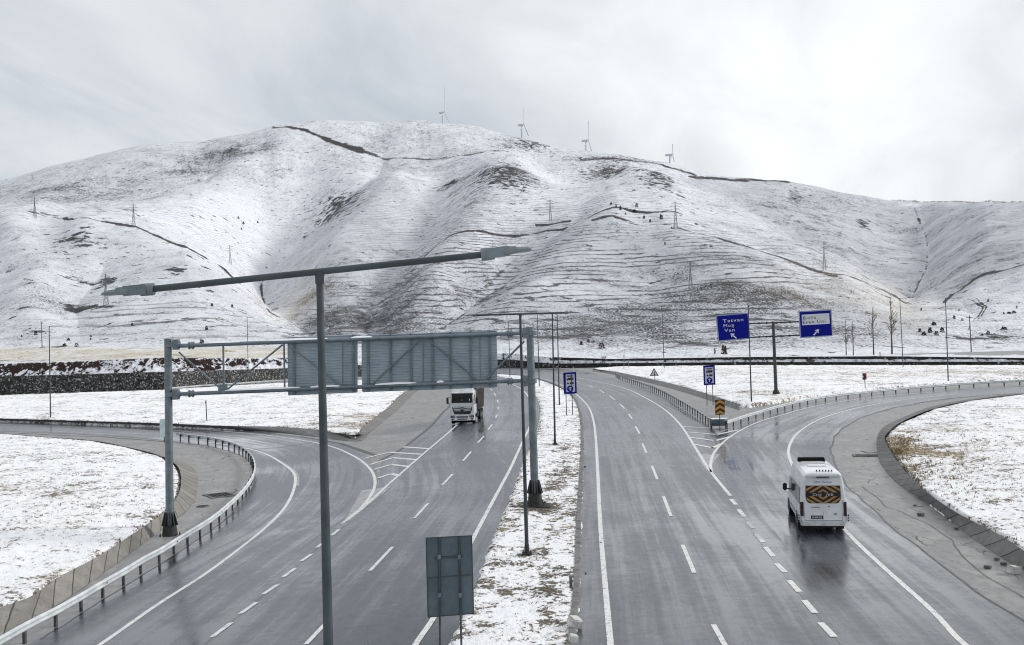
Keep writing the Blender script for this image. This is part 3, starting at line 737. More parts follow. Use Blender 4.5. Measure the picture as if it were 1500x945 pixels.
Zm = H+E*DD
ramp_ = np.clip((DD-wd[None]-60)/500, 0, 1)
rid = 1-2*np.abs(fbm(XX/260+3, YY/420, 4, .5)); Zm += ramp_*((rid-.6)*4.5+fbm(XX/75, YY/95, 3)*2.6+fbm(XX/17, YY/17, 3)*.6)
Zm += np.clip((DD-wd[None]-6)/40, 0, 1)*fbm(XX/9, YY/9, 3)*.5
# cut benches (tracks) and terraces leave small steps
# rows in front: top of the wall, bank, then the slope
def row(dist, py_arr):
    d = wd+dist; es = np.array([ray(float(px), float(py)).z for px, py in zip(np.interp(MA, WA, WPX), py_arr)]); return d, H+es*d
pxa = np.interp(MA, WA, WPX)
d1, z1 = row(.1, ip(WT, pxa)); z1b = z1+.02
d2 = d1+.9; d3 = wd+np.interp(pxa, [-600, 380, 480, 720, 800, 2300], [5., 5., 5.5, 3., 2.2, 2.2]); es3 = np.array([ray(float(px), float(py)).z for px, py in zip(pxa, ip(BT, pxa))]); z3 = H+es3*d3
RX = [MA*d1, MA*d2]; RY = [d1, d2]; RZ = [z1-.3, z1b]; 
for t in np.linspace(.2, 1, 5):
    dd = d2+(d3-d2)*t; jit = (0 if t == 1 else .25)*fbm(MA*dd/2.5, dd*0+t*9, 3)
    RX.append(MA*dd); RY.append(dd); RZ.append(z1b+(z3-z1b)*(t**.8)+jit)
nfr = len(RX)
XX = np.vstack([np.array(RX), XX]); YY = np.vstack([np.array(RY), YY]); Zm = np.vstack([np.array(RZ), Zm])
apx, apy = proj(XX/YY, (Zm-H)/YY)
front = np.zeros(XX.shape); front[:nfr] = 1
cpx2 = np.vstack([apx[:nfr], cpx]); cpy2 = np.vstack([apy[:nfr], cpy])
bare = np.zeros(XX.shape); terr = bare.copy(); dark = bare.copy(); tan = bare.copy(); red = bare.copy(); rock = bare.copy()
lown = fbm(XX/70, YY/110, 4)
def bl(x, y, rx, ry): return np.exp(-(((cpx2-x)/rx)**2+((cpy2-y)/ry)**2))
bare += .05+.22*lown
for (x, y, rx, ry, w) in [(490,285,30,26,.75),(510,262,22,10,.6),(735,285,38,18,.85),(760,275,30,14,.5),(690,272,40,18,.45),(660,258,14,5,.8),(690,310,60,50,.2),(885,253,34,12,.75),(905,262,24,8,.7),(965,283,28,12,.75),(950,268,14,6,.6),(1165,290,10,14,.6),(1200,315,26,18,.35),(1265,327,10,6,.8),(775,212,34,10,.65),(740,205,20,10,.4),(920,234,40,6,.6),
  (280,250,80,24,.40),(335,225,40,14,.45),(150,272,70,20,.30),(60,285,50,14,.35),(370,215,26,14,.45),(230,300,40,8,.25),(395,240,40,18,.35),
  (110,366,34,8,.7),(145,405,40,9,.6),(260,403,16,5,.8),(230,390,50,8,.4),(190,350,30,14,.25),(115,443,18,4,1.6),(155,447,14,4,.9),(190,330,12,8,.5),
  (1050,460,150,56,.42),(1150,440,110,44,.38),(950,480,150,34,.36),(1030,405,50,14,.35),(1000,390,40,12,.3),(1240,480,100,30,.24),(820,470,120,44,.32),(620,460,120,46,.42),(880,420,120,50,.16),(540,470,60,30,.34),(470,440,40,40,.36),(470,380,40,50,.14),(590,440,60,30,.2),(860,380,80,40,.20),(800,360,60,30,.3),(1440,495,40,12,.55),(1480,490,30,14,.4),(1400,450,50,24,.2),(1440,380,60,50,.14),(1180,380,30,16,.2),(1100,400,60,20,.2),(430,470,60,30,.2),(50,420,60,40,.12),(320,480,100,24,.12),
  (630,178,50,3,.3),(560,200,60,10,.3),(650,225,80,10,.3),(850,232,30,4,.6),(1120,300,40,10,.2),(1330,320,20,8,.4),(1070,305,40,20,.12),(1200,330,110,50,.22),(1440,360,70,50,.2),(560,380,70,80,.16),(660,400,80,60,.14),(1050,380,100,50,.1),(60,400,60,80,.1)]:  # the broad ones on the back slopes put shade into the snow colour
    if w >= .55: rock += 1.15*w*bl(x, y, rx*1.1, ry*1.1); bare += .25*w*bl(x, y, rx, ry)
    else: bare += 1.3*w*bl(x, y, rx, ry)*(.75+.9*lown)
for (x, y, rx, ry, w) in [(300,340,120,46,.45),(420,250,60,30,.25),(800,262,60,8,.5),(600,300,50,40,.25),(350,300,60,40,.3)]:
    bare -= w*bl(x, y, rx, ry)
for (x, y, rx, ry, w) in [(880,425,210,80,1.25),(940,480,230,34,1.1),(1060,430,120,70,.75),(250,470,170,34,.95),(300,335,110,40,.40),(600,320,90,60,.6),(700,420,100,50,1.0),(570,450,120,50,.9),(40,300,60,20,.6),(880,310,90,20,.4),(480,460,60,30,.5),(1160,410,60,14,.4),(780,310,60,30,.4)]:
    terr += w*bl(x, y, rx, ry)
trn = fbm(XX/45+40, YY/60, 3)
def inpoly(poly, soft):
    ins = np.zeros(cpx2.shape, bool); n = len(poly)
    for i in range(n):
        x0, y0 = poly[i]; x1, y1 = poly[(i+1) % n]
        ins ^= ((y0 > cpy2) != (y1 > cpy2)) & (cpx2 < (x1-x0)*(cpy2-y0)/((y1-y0) if abs(y1-y0) > 1e-9 else 1e-9)+x0)
    d = pdist(poly+[poly[0]], cpx2, cpy2); return np.clip(.5+np.where(ins, d, -d)/soft, 0, 1)
shade_mottle = fbm(XX/35+3, YY/60, 4); thin = np.zeros(XX.shape); tn_ = fbm(XX/55+13, YY/90, 4)  # thin: painted shade on dim slopes, thin snow on the lower ones
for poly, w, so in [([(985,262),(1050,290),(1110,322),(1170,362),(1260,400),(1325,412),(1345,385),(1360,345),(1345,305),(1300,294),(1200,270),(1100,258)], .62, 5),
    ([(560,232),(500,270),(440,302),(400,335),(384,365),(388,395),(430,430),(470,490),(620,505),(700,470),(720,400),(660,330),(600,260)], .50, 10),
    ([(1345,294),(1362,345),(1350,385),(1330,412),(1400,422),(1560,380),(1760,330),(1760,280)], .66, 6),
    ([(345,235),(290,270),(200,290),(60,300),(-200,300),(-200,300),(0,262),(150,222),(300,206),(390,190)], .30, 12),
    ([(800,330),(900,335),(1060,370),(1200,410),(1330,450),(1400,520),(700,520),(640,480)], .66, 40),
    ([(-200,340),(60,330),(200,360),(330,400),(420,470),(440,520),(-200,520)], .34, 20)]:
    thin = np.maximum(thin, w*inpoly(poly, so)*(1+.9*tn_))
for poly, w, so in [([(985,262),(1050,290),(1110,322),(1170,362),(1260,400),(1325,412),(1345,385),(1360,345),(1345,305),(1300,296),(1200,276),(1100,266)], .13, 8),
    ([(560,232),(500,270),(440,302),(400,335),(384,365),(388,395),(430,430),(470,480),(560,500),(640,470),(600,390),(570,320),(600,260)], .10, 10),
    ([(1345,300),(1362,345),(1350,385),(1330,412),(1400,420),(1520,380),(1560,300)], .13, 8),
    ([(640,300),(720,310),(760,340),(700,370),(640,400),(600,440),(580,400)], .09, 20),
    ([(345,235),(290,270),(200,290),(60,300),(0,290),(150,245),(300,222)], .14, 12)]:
    bare += w*inpoly(poly, so)*(1+1.2*shade_mottle)  # extra speckle painted in for the shade on these slopes
def tr(line, w, k=1.0):
    w = max(w, 1.2)*.95; d = pdist(line, cpx2, cpy2); dark[:] = np.maximum(dark, k*np.clip(1.35-d/(w*np.clip(1.05+.8*trn, .6, 2)), 0, 1)*(1-front)*np.clip(1.0+.5*trn, .6, 1.2))
tr([(30,318),(60,321),(85,330),(110,342),(140,347),(200,353),(270,372),(330,388),(365,401)], 1.5, .9)
tr([(60,318),(100,320),(150,325),(180,331),(205,338)], 1.2, .7)
tr([(600,388),(640,377),(680,369),(720,361),(760,349),(800,336),(850,329),(900,325),(960,331),(1000,335)], 1.5, 1.)
tr([(785,331),(810,326),(835,323)], 1.8, 1.); tr([(868,339),(885,337),(930,342)], 1.8, .9)
tr([(900,340),(960,348),(1000,355),(1060,368),(1140,380),(1200,397),(1260,407),(1330,413)], 1.4, .8)
tr([(1150,383),(1190,392),(1225,404)], 3, .6)
tr([(400,187),(440,190),(500,199),(530,203)], 2.2, 1.); tr([(530,203),(570,210),(640,221),(745,238)], 1.6, .7); tr([(560,200),(650,212),(720,225)], 1.1, .4)
tr([(850,233),(880,233),(920,237),(960,241),(1000,251),(1020,257)], 1.8, .8)
tr([(1010,258),(1050,262),(1100,264),(1155,267)], 2.4, .9)
tr([(1382,419),(1420,410),(1470,395),(1500,385)], 1.6, 1.)
tr([(1390,425),(1425,438),(1440,446),(1434,460),(1422,472),(1418,484)], 1.2, .8); tr([(1395,423),(1425,434),(1445,446),(1438,461),(1427,474)], 1.0, .7)
tr([(470,330),(430,300)], 1.2, .3); tr([(384,352),(381,372),(386,392)], 2.2, .8); tr([(450,295),(415,322),(388,352)], 1.5, .45)
tr([(1340,304),(1357,327),(1357,358),(1336,400)], 2.0, .6)
tr([(460,470),(440,445),(420,428),(390,412)], 1.3, .7); tr([(450,470),(400,432),(370,424)], 1.2, .5)
tr([(690,432),(720,408),(745,388),(765,372)], 2.5, .5); tr([(800,362),(780,378),(755,398),(735,415),(690,445)], 5, .55); tr([(640,478),(690,448),(740,420)], 1.5, .6)
tr([(650,340),(760,312),(790,300)], 1.0, .4); tr([(850,272),(890,312)], .8, .5)
tr([(1170,397),(1240,420)], 1, .4); tr([(1160,420),(1230,427)], 1., .4)
tr([(480,505),(560,500),(640,495)], 1.2, .6)
for k in range(7):
    y0 = 440+k*9; tr([(95+6*k+9*(k%3),y0+3),(200,y0+1),(300-14*(k%4),y0)], 1.0, .42)
# terrace of dry grass above the left wall, red soil bank
tz = (1-front)*np.clip(1-np.abs(cpy2-519)/13, 0, 1)*np.clip((470-cpx2)/80, 0, 1)
tan += np.clip(tz*1.6, 0, .85)+.5*bl(1230,420,120,30)*.6+bl(1330,450,60,40)*.35+bl(440,415,50,25)*.5
bare += tz*.1
fr2 = front*np.clip((470-cpx2)/60, 0, 1)
rowi = np.zeros(XX.shape); rowi[:nfr] = np.arange(nfr)[:, None]
red += fr2; sn_ = fbm(XX/.9+YY/1.3, np.zeros_like(XX)+rowi*.25, 3)
bare += fr2*np.where(rowi < 3, .35, np.where(rowi < nfr-1, 1.15-.75*np.clip(sn_*2.6-.3, 0, 1)-.8*bl(185,540,40,30), .6))
bare += front*(1-np.clip((470-cpx2)/60, 0, 1))*.12
snowterr = (1-front)*np.clip((DD[0][0]*0+1), 0, 1)
wt = (1-front)*np.clip((cpy2-512)/3, 0, 1)*np.clip((cpx2-500)/80, 0, 1); bare -= wt*.3; terr *= 1-wt; terr *= 1-np.clip(tz*2, 0, 1)
terr *= np.clip((cpx2*0+512-cpy2)/4, 0, 1)
tstep = np.interp(np.clip(YY, 250, 2600), [250, 400, 600, 900, 1500, 2600], [2.2, 3.4, 5.2, 7.5, 11, 18])*1.0
tstep = np.full(XX.shape, 3.5)
grid_mesh('mountain', XX, YY, Zm, M['mountain'], {'bare': np.clip(bare, -.4, 1.5), 'terr': np.clip(terr, 0, 1), 'dark': np.clip(dark, 0, 1), 'tan': np.clip(tan, 0, 1), 'red': np.clip(red, 0, 1), 'tstep': tstep, 'rock': np.clip(rock, 0, 1.6), 'thin': np.clip(thin*np.clip((YY-300)/120, 0, 1), 0, 1)})  # the thin attribute holds painted slope shade too
apx, apy = proj(XX/YY, (Zm-H)/YY)
def on_mountain(px, py, pad=0.0):
    c = int(np.argmin(np.abs(apx[60]-px)))
    for _ in range(3):
        k = np.where(apy[nfr:, c] <= py)[0]; k = (k[0] if len(k) else NR-2)+nfr
        c = int(np.argmin(np.abs(apx[k]-px)))
    return Vector((XX[k, c], YY[k, c], Zm[k, c]-pad))
def crest(px):
    c = int(np.argmin(np.abs(apx[400]-px))); k = int(np.argmin(apy[:, c])); c = int(np.argmin(np.abs(apx[k]-px))); k = int(np.argmin(apy[:, c]))
    return Vector((XX[k, c], YY[k, c], Zm[k, c]))

# ------------------------------------------------------------------ retaining walls
def stone_wall(pxs, bots, tops, off, thick, mat, label, name='stone_wall'):
    n = len(pxs); vs = []
    path = []
    for px, pb, pt in zip(pxs, bots, tops):
        b = at(px, float(ip(WB, px))); d = b.y+off
        r1 = ray(px, pb); r2 = ray(px, pt); a = b.x/b.y
        path.append((a, d, H+r1.z*d, H+r2.z*d))
    mb = MB(); rings = []
    for a, d, zb, zt in path:
        rings.append([(a*d, d, zb-1.2), (a*d, d+.05, zt), (a*(d+.12), d+.02, zt+.03), (a*(d+thick), d+thick, zt+.03), (a*(d+thick), d+thick, zb-1.2)])
    mb.loft(rings)
    return tag(mb.build(name, mat), label, 'wall')
px1 = list(np.arange(-600, 2301, 30))
stone_wall([p for p in px1 if p <= 750]+[755], [float(ip(WB, p)) for p in px1 if p <= 750]+[538.2], [float(ip(WT, p)) for p in px1 if p <= 750]+[527.5], -.7, .8, M['wall'], 'tall dark rubble stone retaining wall flecked with snow under the red soil bank')
stone_wall([755]+[p for p in px1 if p > 755], [538.2]+[float(ip(WB, p)) for p in px1 if p > 755], [527.5]+[float(ip(WT, p)) for p in px1 if p > 755], -.7, .8, M['wall2'], 'lower of the two long black stone walls beyond the right snow field')
px2 = [810, 840, 870]+[p for p in px1 if p > 880]
stone_wall(px2, [float(ip(WT, p))+.4 for p in px2], [float(ip(BT, p))+.2 for p in px2], 1.5, .6, M['wall2'], 'upper of the two long black stone walls beyond the right snow field')

# ------------------------------------------------------------------ guardrails
WPROF = [(0,.45),(.05,.475),(.085,.51),(.085,.55),(.03,.60),(.03,.62),(.085,.66),(.085,.70),(.05,.735),(0,.76),(-.012,.76),(.035,.725),(.07,.695),(.07,.665),(.015,.63),(.015,.59),(.07,.545),(.07,.515),(.035,.485),(-.012,.45)]
def guardrail(label, pts, spacing, side, terminal=True, hs=1.0):
    P = catmull([at(x, y) for x, y in pts], step=.5)
    o0 = P[len(P)//2].copy(); root = empty('guardrail', o0, 0, label, 'guardrail')
    loc = [p-o0 for p in P]
    rl = MB(); prof = [(a*side+.06*side, b*hs) for a, b in WPROF]
    if side < 0: prof = prof[::-1]
    rl.sweep(loc, prof); rl.build('rail', M['rail'], root, 40)
    acc = 0; last = None
    k = max(1, round(spacing/.5)); sn = 0
    for i in range(0, len(loc), k):
        p = loc[i]; t = loc[min(i+1, len(loc)-1)]-loc[max(i-1, 0)]; ang = math.atan2(t.y, t.x)
        rot = Matrix.Rotation(ang, 3, 'Z')
        mb = MB()
        mb.box(p+Vector((0, 0, .33*hs)), (.14, .015, .76*hs), rot); mb.box(p+rot @ Vector((.065, .04, 0))+Vector((0, 0, .33*hs)), (.012, .07, .76*hs), rot); mb.box(p+rot @ Vector((-.065, .04, 0))+Vector((0, 0, .33*hs)), (.012, .07, .76*hs), rot)
        mb.box(p+rot @ Vector((0, -.03*side, 0))+Vector((0, 0, .60*hs)), (.09, .06, .2*hs), rot)
        mb.build('post', M['rail_post'], root)
        if sn % 4 == 1:
            rb = MB(); rb.box(p+rot @ Vector((.0, -.16*side, 0))+Vector((0, 0, .61*hs)), (.06, .02, .05), rot); rb.build('reflector', M['black'], root)
        sn += 1
    return root
guardrail('galvanised guardrail curving round the left ramp beside the concrete channel', [(-60,1001),(40,941),(81,919),(118,897),(153,875),(183,857),(209,840),(234,826),(257,811),(285,793),(310,776),(334,755),(355,733),(367,715),(372,697),(365,677),(345,663),(310,653),(275,648),(256,645)], 2.0, 1)
guardrail('guardrail along the right carriageway leading up to the orange chevron marker', [(902,553),(909,557),(935,566),(963,577),(993,594),(1016,608.5),(1031,619),(1044,629)], 2.0, -1)
guardrail('long guardrail along the outer side of the right ramp below the snow field', [(1064,629),(1082,622.5),(1100,616.5),(1150,601.5),(1207,589),(1260,582.5),(1300,578.2),(1340,574.5),(1400,569.5),(1450,566.5),(1500,564),(1600,559)], 2.6, 1)
guardrail('distant guardrail on the far side of the upper left snow field under the wall', [(252,573),(300,569),(340,566.5),(375,564),(413,561.5),(440,560)], 4.0, 1)

# ------------------------------------------------------------------ street lamps
LH = 10.1
def luminaire(root, sgn, p, tilt, detail=True):
    # p: end of the arm, sgn: direction along local x
    ca, sa = math.cos(tilt), math.sin(tilt)
    def q(x, y, z):
        x *= .64; y *= .66; z *= .56
        return Vector((p.x+sgn*(x*ca-z*sa*1), p.y+y, p.z+x*sa+z*ca))
    mb = MB()
    mb.tube(q(-.10, 0, 0), q(.10, 0, 0), .062, .062, 12)
    rings = []
    for x, w, zb, zt in [(.02,.05,-.06,.07),(.11,.07,-.065,.08),(.12,.085,-.06,.065),(.25,.10,-.06,.075),(.26,.12,-.055,.085),(.44,.13,-.05,.07),(.46,.13,-.05,.045),(.62,.12,-.045,.03),(.67,.09,-.04,.0)]:
        rings.append([q(x, -w, zb), q(x, w, zb), q(x, w, zb*.2+zt*.2), q(x, w*.7, zt), q(x, -w*.7, zt), q(x, -w, zb*.2+zt*.2)])
    mb.loft(rings); lu = mb.build('luminaire', M['luminaire'], root, 35)
    if detail:
        ln = MB(); ln.loft([[q(.30, -.09, -.062), q(.30, .09, -.062), q(.30, .09, -.045), q(.30, -.09, -.045)], [q(.58, -.08, -.045), q(.58, .08, -.045), q(.58, .08, -.03), q(.58, -.08, -.03)]])
        ln.build('lens', M['lamplens'], lu)
        sc = MB()
        for (x0, x1, z0, z1, w) in [(.26,.30,.085,.10,.09),(.30,.42,.078,.115,.07),(.42,.60,.055,.075,.07)]:
            sc.loft([[q(x0, -w, z0-.03), q(x0, w, z0-.03), q(x0, w*.5, z0+.012), q(x0, -w*.5, z0+.012)], [q(x1, -w, z1-.06), q(x1, w, z1-.06), q(x1, w*.5, z1), q(x1, -w*.5, z1)]])
        if sgn < 0: sc.build('snow_cap', M['snow'], lu)
        br = MB(); br.box(q(.16, -.10, .0), (.22, .012, .10), Matrix.Rotation(-tilt*sgn, 3, 'Y')); br.build('hinge_cover', M['pole'], lu)
    return lu
def lamp(base, h, arms, label, r0=.085, r1=.045, lean=0, rz=0, group=None, tilt=0, armr=.04, dark=True, base_detail=True, detail=True):
    root = empty('street_lamp', base, rz, label, 'street lamp', group)
    m_ = M['pole_dark'] if dark else M['pole']
    top = Vector((lean*h, 0, h))
    p = MB(); p.ptube([Vector((0, 0, -.3)), Vector((lean*h*.5, 0, h*.5)), top], [r0, (r0+r1)/2, r1], 14); p.build('pole', m_, root, 40)
    if base_detail:
        b = MB(); b.box((0, 0, .04), (.42, .42, .05)); b.tube((0, 0, .05), (0, 0, .42), r0*1.35, r0*1.1, 12)
        for k in range(4): b.tube((.15*(1 if k & 1 else -1), .15*(1 if k & 2 else -1), .05), (.15*(1 if k & 1 else -1), .15*(1 if k & 2 else -1), .14), .02, n=6)
        b.build('base_plate', M['base_dark'], root)
    if arms:
        ends = []
        a = MB(); pl = top+Vector((-arms[0]*math.cos(tilt), 0, -arms[0]*math.sin(tilt))); pr = top+Vector((arms[1]*math.cos(tilt), 0, arms[1]*math.sin(tilt)))
        a.tube(pl, pr, armr, armr, 12); a.tube(top-Vector((0, 0, .12)), top+Vector((0, 0, .0)), r1*1.3, n=12); a.build('arm', m_, root, 40)
        if arms[0]: luminaire(root, -1, pl, -tilt+(.02 if detail else 0), detail)
        if arms[1]: luminaire(root, 1, pr, tilt+.03, detail)
    return root
# the near one: rises from the median in front of the camera
dN = 10.0; topN = deep(468, 398, dN); botN = deep(481, 945, dN)
zb = float(ground_z(np.array([topN.x]), np.array([dN]))[0]); zb = -.0
xb = topN.x+(topN.x-botN.x)/(topN.z-botN.z)*(zb-topN.z)
hN = topN.z-zb
pl = deep(215, 424, dN); pr = deep(715, 372, dN); tl = math.atan2(pr.z-pl.z, pr.x-pl.x)
lamp((xb, dN, zb), hN, (topN.x-pl.x, pr.x-topN.x), 'nearest tall grey street lamp with two snow dusted lamp heads standing in the foreground', .075, .034, (topN.x-xb)/hN, 0, None, tl, .033)
def base_and_top(bpx, tpx, ground=True):
    b = at_ground(*bpx) if ground else at(*bpx); t = deep(tpx[0], tpx[1], b.y); return b, t
for bp, tp, arms, lab, rz in [
    ((772,812),(762,460),(1.9,1.9),'double armed street lamp in the median in front of the gantry post',0),
    ((813,651),(809,459),(1.8,1.8),'double armed street lamp in the median between gantry post and blue truck sign',0),
    ((819.5,593),(816,458),(1.8,1.8),'double armed street lamp in the median just left of the blue truck sign',R(10)),
    ((790,566),(787,459),(1.8,1.8),'slim street lamp at the narrow far end of the median',R(20)),
    ((747,553),(745,470),(1.8,1.8),'most distant median street lamp behind the right end of the sign gantry',R(30)),
    ((74,611),(72,478),(0,1.4),'single street lamp in the upper left snow field before the stone wall',0),
    ((1101,594),(1096,447),(0,1.6),'street lamp rising behind the left blue direction sign',0),
    ((1389,558),(1385,437),(0,1.7),'tall street lamp beside the right ramp guardrail with short arm to the right',0),
    ((1323,537),(1318,437),(0,1.2),'street lamp in front of the long black walls near the bare trees',0),
    ((973,539),(970,455),(0,1.2),'street lamp before the black walls behind the triangular warning sign',0),
    ((364,563),(362,465),(0,1.2),'street lamp behind the open left bay of the sign gantry',0),
    ]:
    b, t = base_and_top(bp, tp); h = t.z-b.z
    lamp(b, h, arms, lab, .085, .05, (t.x-b.x)/h, rz, None, 0, .04, b.y > 70 or True, b.y < 120, False)

# ------------------------------------------------------------------ the sign gantry seen from behind
PR = at_ground(784, 740); GD = PR.y
PRb = deep(784, 739, GD); PLb = deep(249, 786, GD); PRt = deep(776, 480, GD); PLt = deep(246, 497, GD)
o0 = Vector(((PRb.x+PLb.x)/2, GD, PRb.z))
gan = empty('sign_gantry', o0, 0, 'steel truss gantry spanning the left carriageway with ribbed sign backs', 'sign gantry')
def G(px, py, dy=0.0): return deep(px, py, GD)-o0+Vector((0, dy, 0))
for b, t in ((PLb, PLt), (PRb, PRt)):
    mb = MB(); mb.tube(b-o0, t-o0, .215, .19, 20); mb.tube(t-o0, t-o0+Vector((0, 0, .03)), .2, .2, 20)
    po = mb.build('post', M['pole'], gan, 40)
    fl = MB(); c = b-o0; fl.tube(c+Vector((0, 0, -.25)), c+Vector((0, 0, .06)), .62, .60, 18); fl.tube(c+Vector((0, 0, .06)), c+Vector((0, 0, .62)), .40, .34, 18); fl.box(c+Vector((0, 0, -.16)), (1.5, 1.4, .3))
    for k in range(10):
        w = 2*math.pi*k/10; dr = Vector((math.cos(w), math.sin(w), 0)); up = Vector((0, 0, 1))
        fl.prism([(.2,.62),(.44,.60),(.26,1.30),(.2,1.30)], c-dr.cross(up)*.02, dr, up, dr.cross(up), .04)
        fl.tube(c+dr*.52+Vector((0, 0, .06)), c+dr*.52+Vector((0, 0, .17)), .035, n=6)
    fl.build('base_flange', M['base_dark'], po)
    for py_ in ((505, 578) if b is PLb else (488, 558)):
        fx = 249 if b is PLb else 779
        cc = G(fx, py_); cl = MB()
        cl.tube(cc+Vector((0, 0, -.12)), cc+Vector((0, 0, .12)), .27, .27, 18)
        cl.box(cc+Vector((.32 if b is PLb else -.32, 0, 0)), (.3, .34, .55))
        cl.tube(cc+Vector((.30 if b is PLb else -.30, 0, 0)), cc+Vector((.52 if b is PLb else -.52, 0, 0)), .2, n=12)
        cl.build('clamp', M['beam'], po)
topch = [(258,507),(421,500.5),(525,496.5),(727,489.5),(768,488)]; botch = [(258,577.5),(421,573.5),(530,569),(727,561.5),(768,557.5)]
for ch in (topch, botch):
    mb = MB(); mb.tube(G(*ch[0]), G(*ch[-1]), .105, n=14)
    for px_ in (280, 747):
        c = G(px_, np.interp(px_, [ch[0][0], ch[-1][0]], [ch[0][1], ch[-1][1]])); t = (G(*ch[-1])-G(*ch[0])).normalized()
        for s_ in (-.09, .09): mb.tube(c+t*(s_-.03), c+t*(s_+.03), .2, n=14)
        mb.tube(c-t*.16, c+t*.16, .15, n=14)
    cho = mb.build('chord', M['pole_dark'] if False else M['beam'], gan, 40)
    spots = [(300,352),(395,480),(515,545)] if ch is topch else [(330,440),(455,500),(550,610),(640,650)]
    for x0, x1 in spots:
        y_ = lambda x: np.interp(x, [ch[0][0], ch[-1][0]], [ch[0][1], ch[-1][1]])
        rings = []; sc = MB()
        for k in range(9):
            t = k/8; x_ = x0+(x1-x0)*t; c = G(x_, y_(x_)); w = .09*math.sin(math.pi*min(max(t, .04), .96))**.5
            hgt = .03+.05*math.sin(math.pi*t)**.7; off = -.05+.10*math.sin(t*5+x0)*.4
            rings.append([c+Vector((0, off-w, .075)), c+Vector((0, off-w*.4, .10+hgt*.6)), c+Vector((0, off+w*.4, .10+hgt)), c+Vector((0, off+w, .075))])
        sc.loft(rings); sc.build('snow_cap', M['snow'], cho, 60)
for l, r_ in [([(262,516),(325,571)],.05),([(331,572),(414,505)],.05),([(327,505),(328,574)],.055),([(416,501),(417,573)],.05),([(428,510),(501,567)],.045),([(502,499),(502,570)],.035),([(543,565),(617,496)],.045),([(620,494),(620,566)],.035),([(625,496),(704,561)],.045),([(703,491),(704,562)],.035),([(708,559),(768,500)],.055)]:
    mb = MB(); mb.tube(G(*l[0]), G(*l[1]), r_, n=8); mb.build('brace', M['beam'], gan, 40)
gu = MB(); gu.box(G(327, 571)+Vector((0, -.06, .12)), (.5, .03, .35)); gu.build('gusset', M['beam'], gan)
# panels, ribbed backs
def gpanel(c, beams, thin):
    (tlx, tly), (trx, try_), (brx, bry), (blx, bly) = c
    off = Vector((0, .28, 0))
    TL, TR, BR, BL = (G(*p)+off for p in c)
    mb = MB(); n = 21
    def pt(u, v): return TL.lerp(TR, u).lerp(BL.lerp(BR, u), v)
    vs = []; fs = []
    prof = []
    for k in range(n):
        for t, dpt in ((0, 0), (.55, 0), (.62, -.05), (.93, -.05)): prof.append(((k+t)/n, dpt))
    prof.append((1, 0))
    for v, dpt in prof:
        vs += [pt(0, v)+Vector((0, dpt, 0)), pt(1, v)+Vector((0, dpt, 0))]
    for k in range(len(prof)-1): fs.append((2*k, 2*k+1, 2*k+3, 2*k+2))
    nb = len(vs); vs += [TL+Vector((0, .06, 0)), TR+Vector((0, .06, 0)), BR+Vector((0, .06, 0)), BL+Vector((0, .06, 0))]
    fs.append((nb, nb+1, nb+2, nb+3))
    mb.add(vs, fs)
    mb.tube(TL, BL, .03, n=6); mb.tube(TR, BR, .03, n=6); mb.tube(TL, TR, .04, n=6); mb.tube(BL, BR, .04, n=6)
    pa = mb.build('sign_panel', M['panel_back'], gan)
    for px_ in beams:
        u = (px_-tlx)/(trx-tlx); b2 = MB(); a, b = pt(u, -.015), pt(u, 1.01)
        b2.box((a+b)/2+Vector((0, -.10, 0)), (.11, .10, (a-b).length), Matrix.Rotation(math.atan2((a-b).x, (a-b).z), 3, 'Y')); b2.build('panel_beam', M['beam'], pa)
gpanel([(420,495),(522,491),(522,574.5),(421,579)], [429, 517], [])
gpanel([(529,492),(727,485),(728,567),(530,574)], [538, 571, 601, 633, 659, 689, 717], [])

# ------------------------------------------------------------------ two post sign seen from behind, bottom of the frame
SD_ = 29.0; c0 = deep(659, 945, SD_); sz0 = 0.05
sb = empty('road_sign', (deep(661, 945, SD_).x, SD_, sz0), 0, 'blue grey back of a two post road sign in the foreground median', 'road sign')
o1 = Vector(sb.location)
def S(px, py, dy=0): return deep(px, py, SD_)-o1+Vector((0, dy, 0))
mb = MB()
TL, TR, BR, BL = S(624,788), S(691,784.5), S(694,899), S(627,904)
mb.prism([(0, 0)], (0,0,0), (1,0,0), (0,1,0), (0,0,1), 0) if False else None
def plate(mb, pts, thick, mi=0):
    a = [Vector(p) for p in pts]; b = [p+Vector((0, thick, 0)) for p in a]
    mb.add(a+b, [(0,1,2,3),(7,6,5,4),(0,4,5,1),(1,5,6,2),(2,6,7,3),(3,7,4,0)], mi)
ML = TL.lerp(BL, .505); MR = TR.lerp(BR, .500)
for q in ((TL, TR, MR+Vector((0,0,.006)), ML+Vector((0,0,.006))), (ML-Vector((0,0,.006)), MR-Vector((0,0,.006)), BR, BL)):
    plate(mb, q, .02)
pn_ = mb.build('sign_panel', M['plate_back'], sb)
fr = MB()
for a, b in ((TL, TR), (ML, MR), (BL, BR), (TL, BL), (TR, BR)): fr.tube(a+Vector((0,-.008,0)), b+Vector((0,-.008,0)), .014, n=6)
fr.build('panel_edge', M['pole_dark'], pn_)
for x0, x1 in ((643.5,645),(672.5,676)):
    t_ = S(x0, 786, -.05); b_ = S(x1, 945, -.05); dv = (b_-t_)/(t_.z-b_.z); bt = t_+dv*(t_.z+.2)
    mb = MB(); mb.tube(t_, bt, .030, .030, 12); mb.build('post', M['pole_dark'], sb, 40)
    for py_ in (815, 871):
        c = S(x0+(x1-x0)*(py_-786)/159, py_, -.05); k = MB(); k.box(c, (.085, .085, .12)); k.build('bracket', M['pole'], sb)
mb = MB(); mb.tube(S(636, 817.5, -.02), S(678, 814.5, -.02), .028, n=8); mb.build('crossbar', M['pole_dark'], sb)

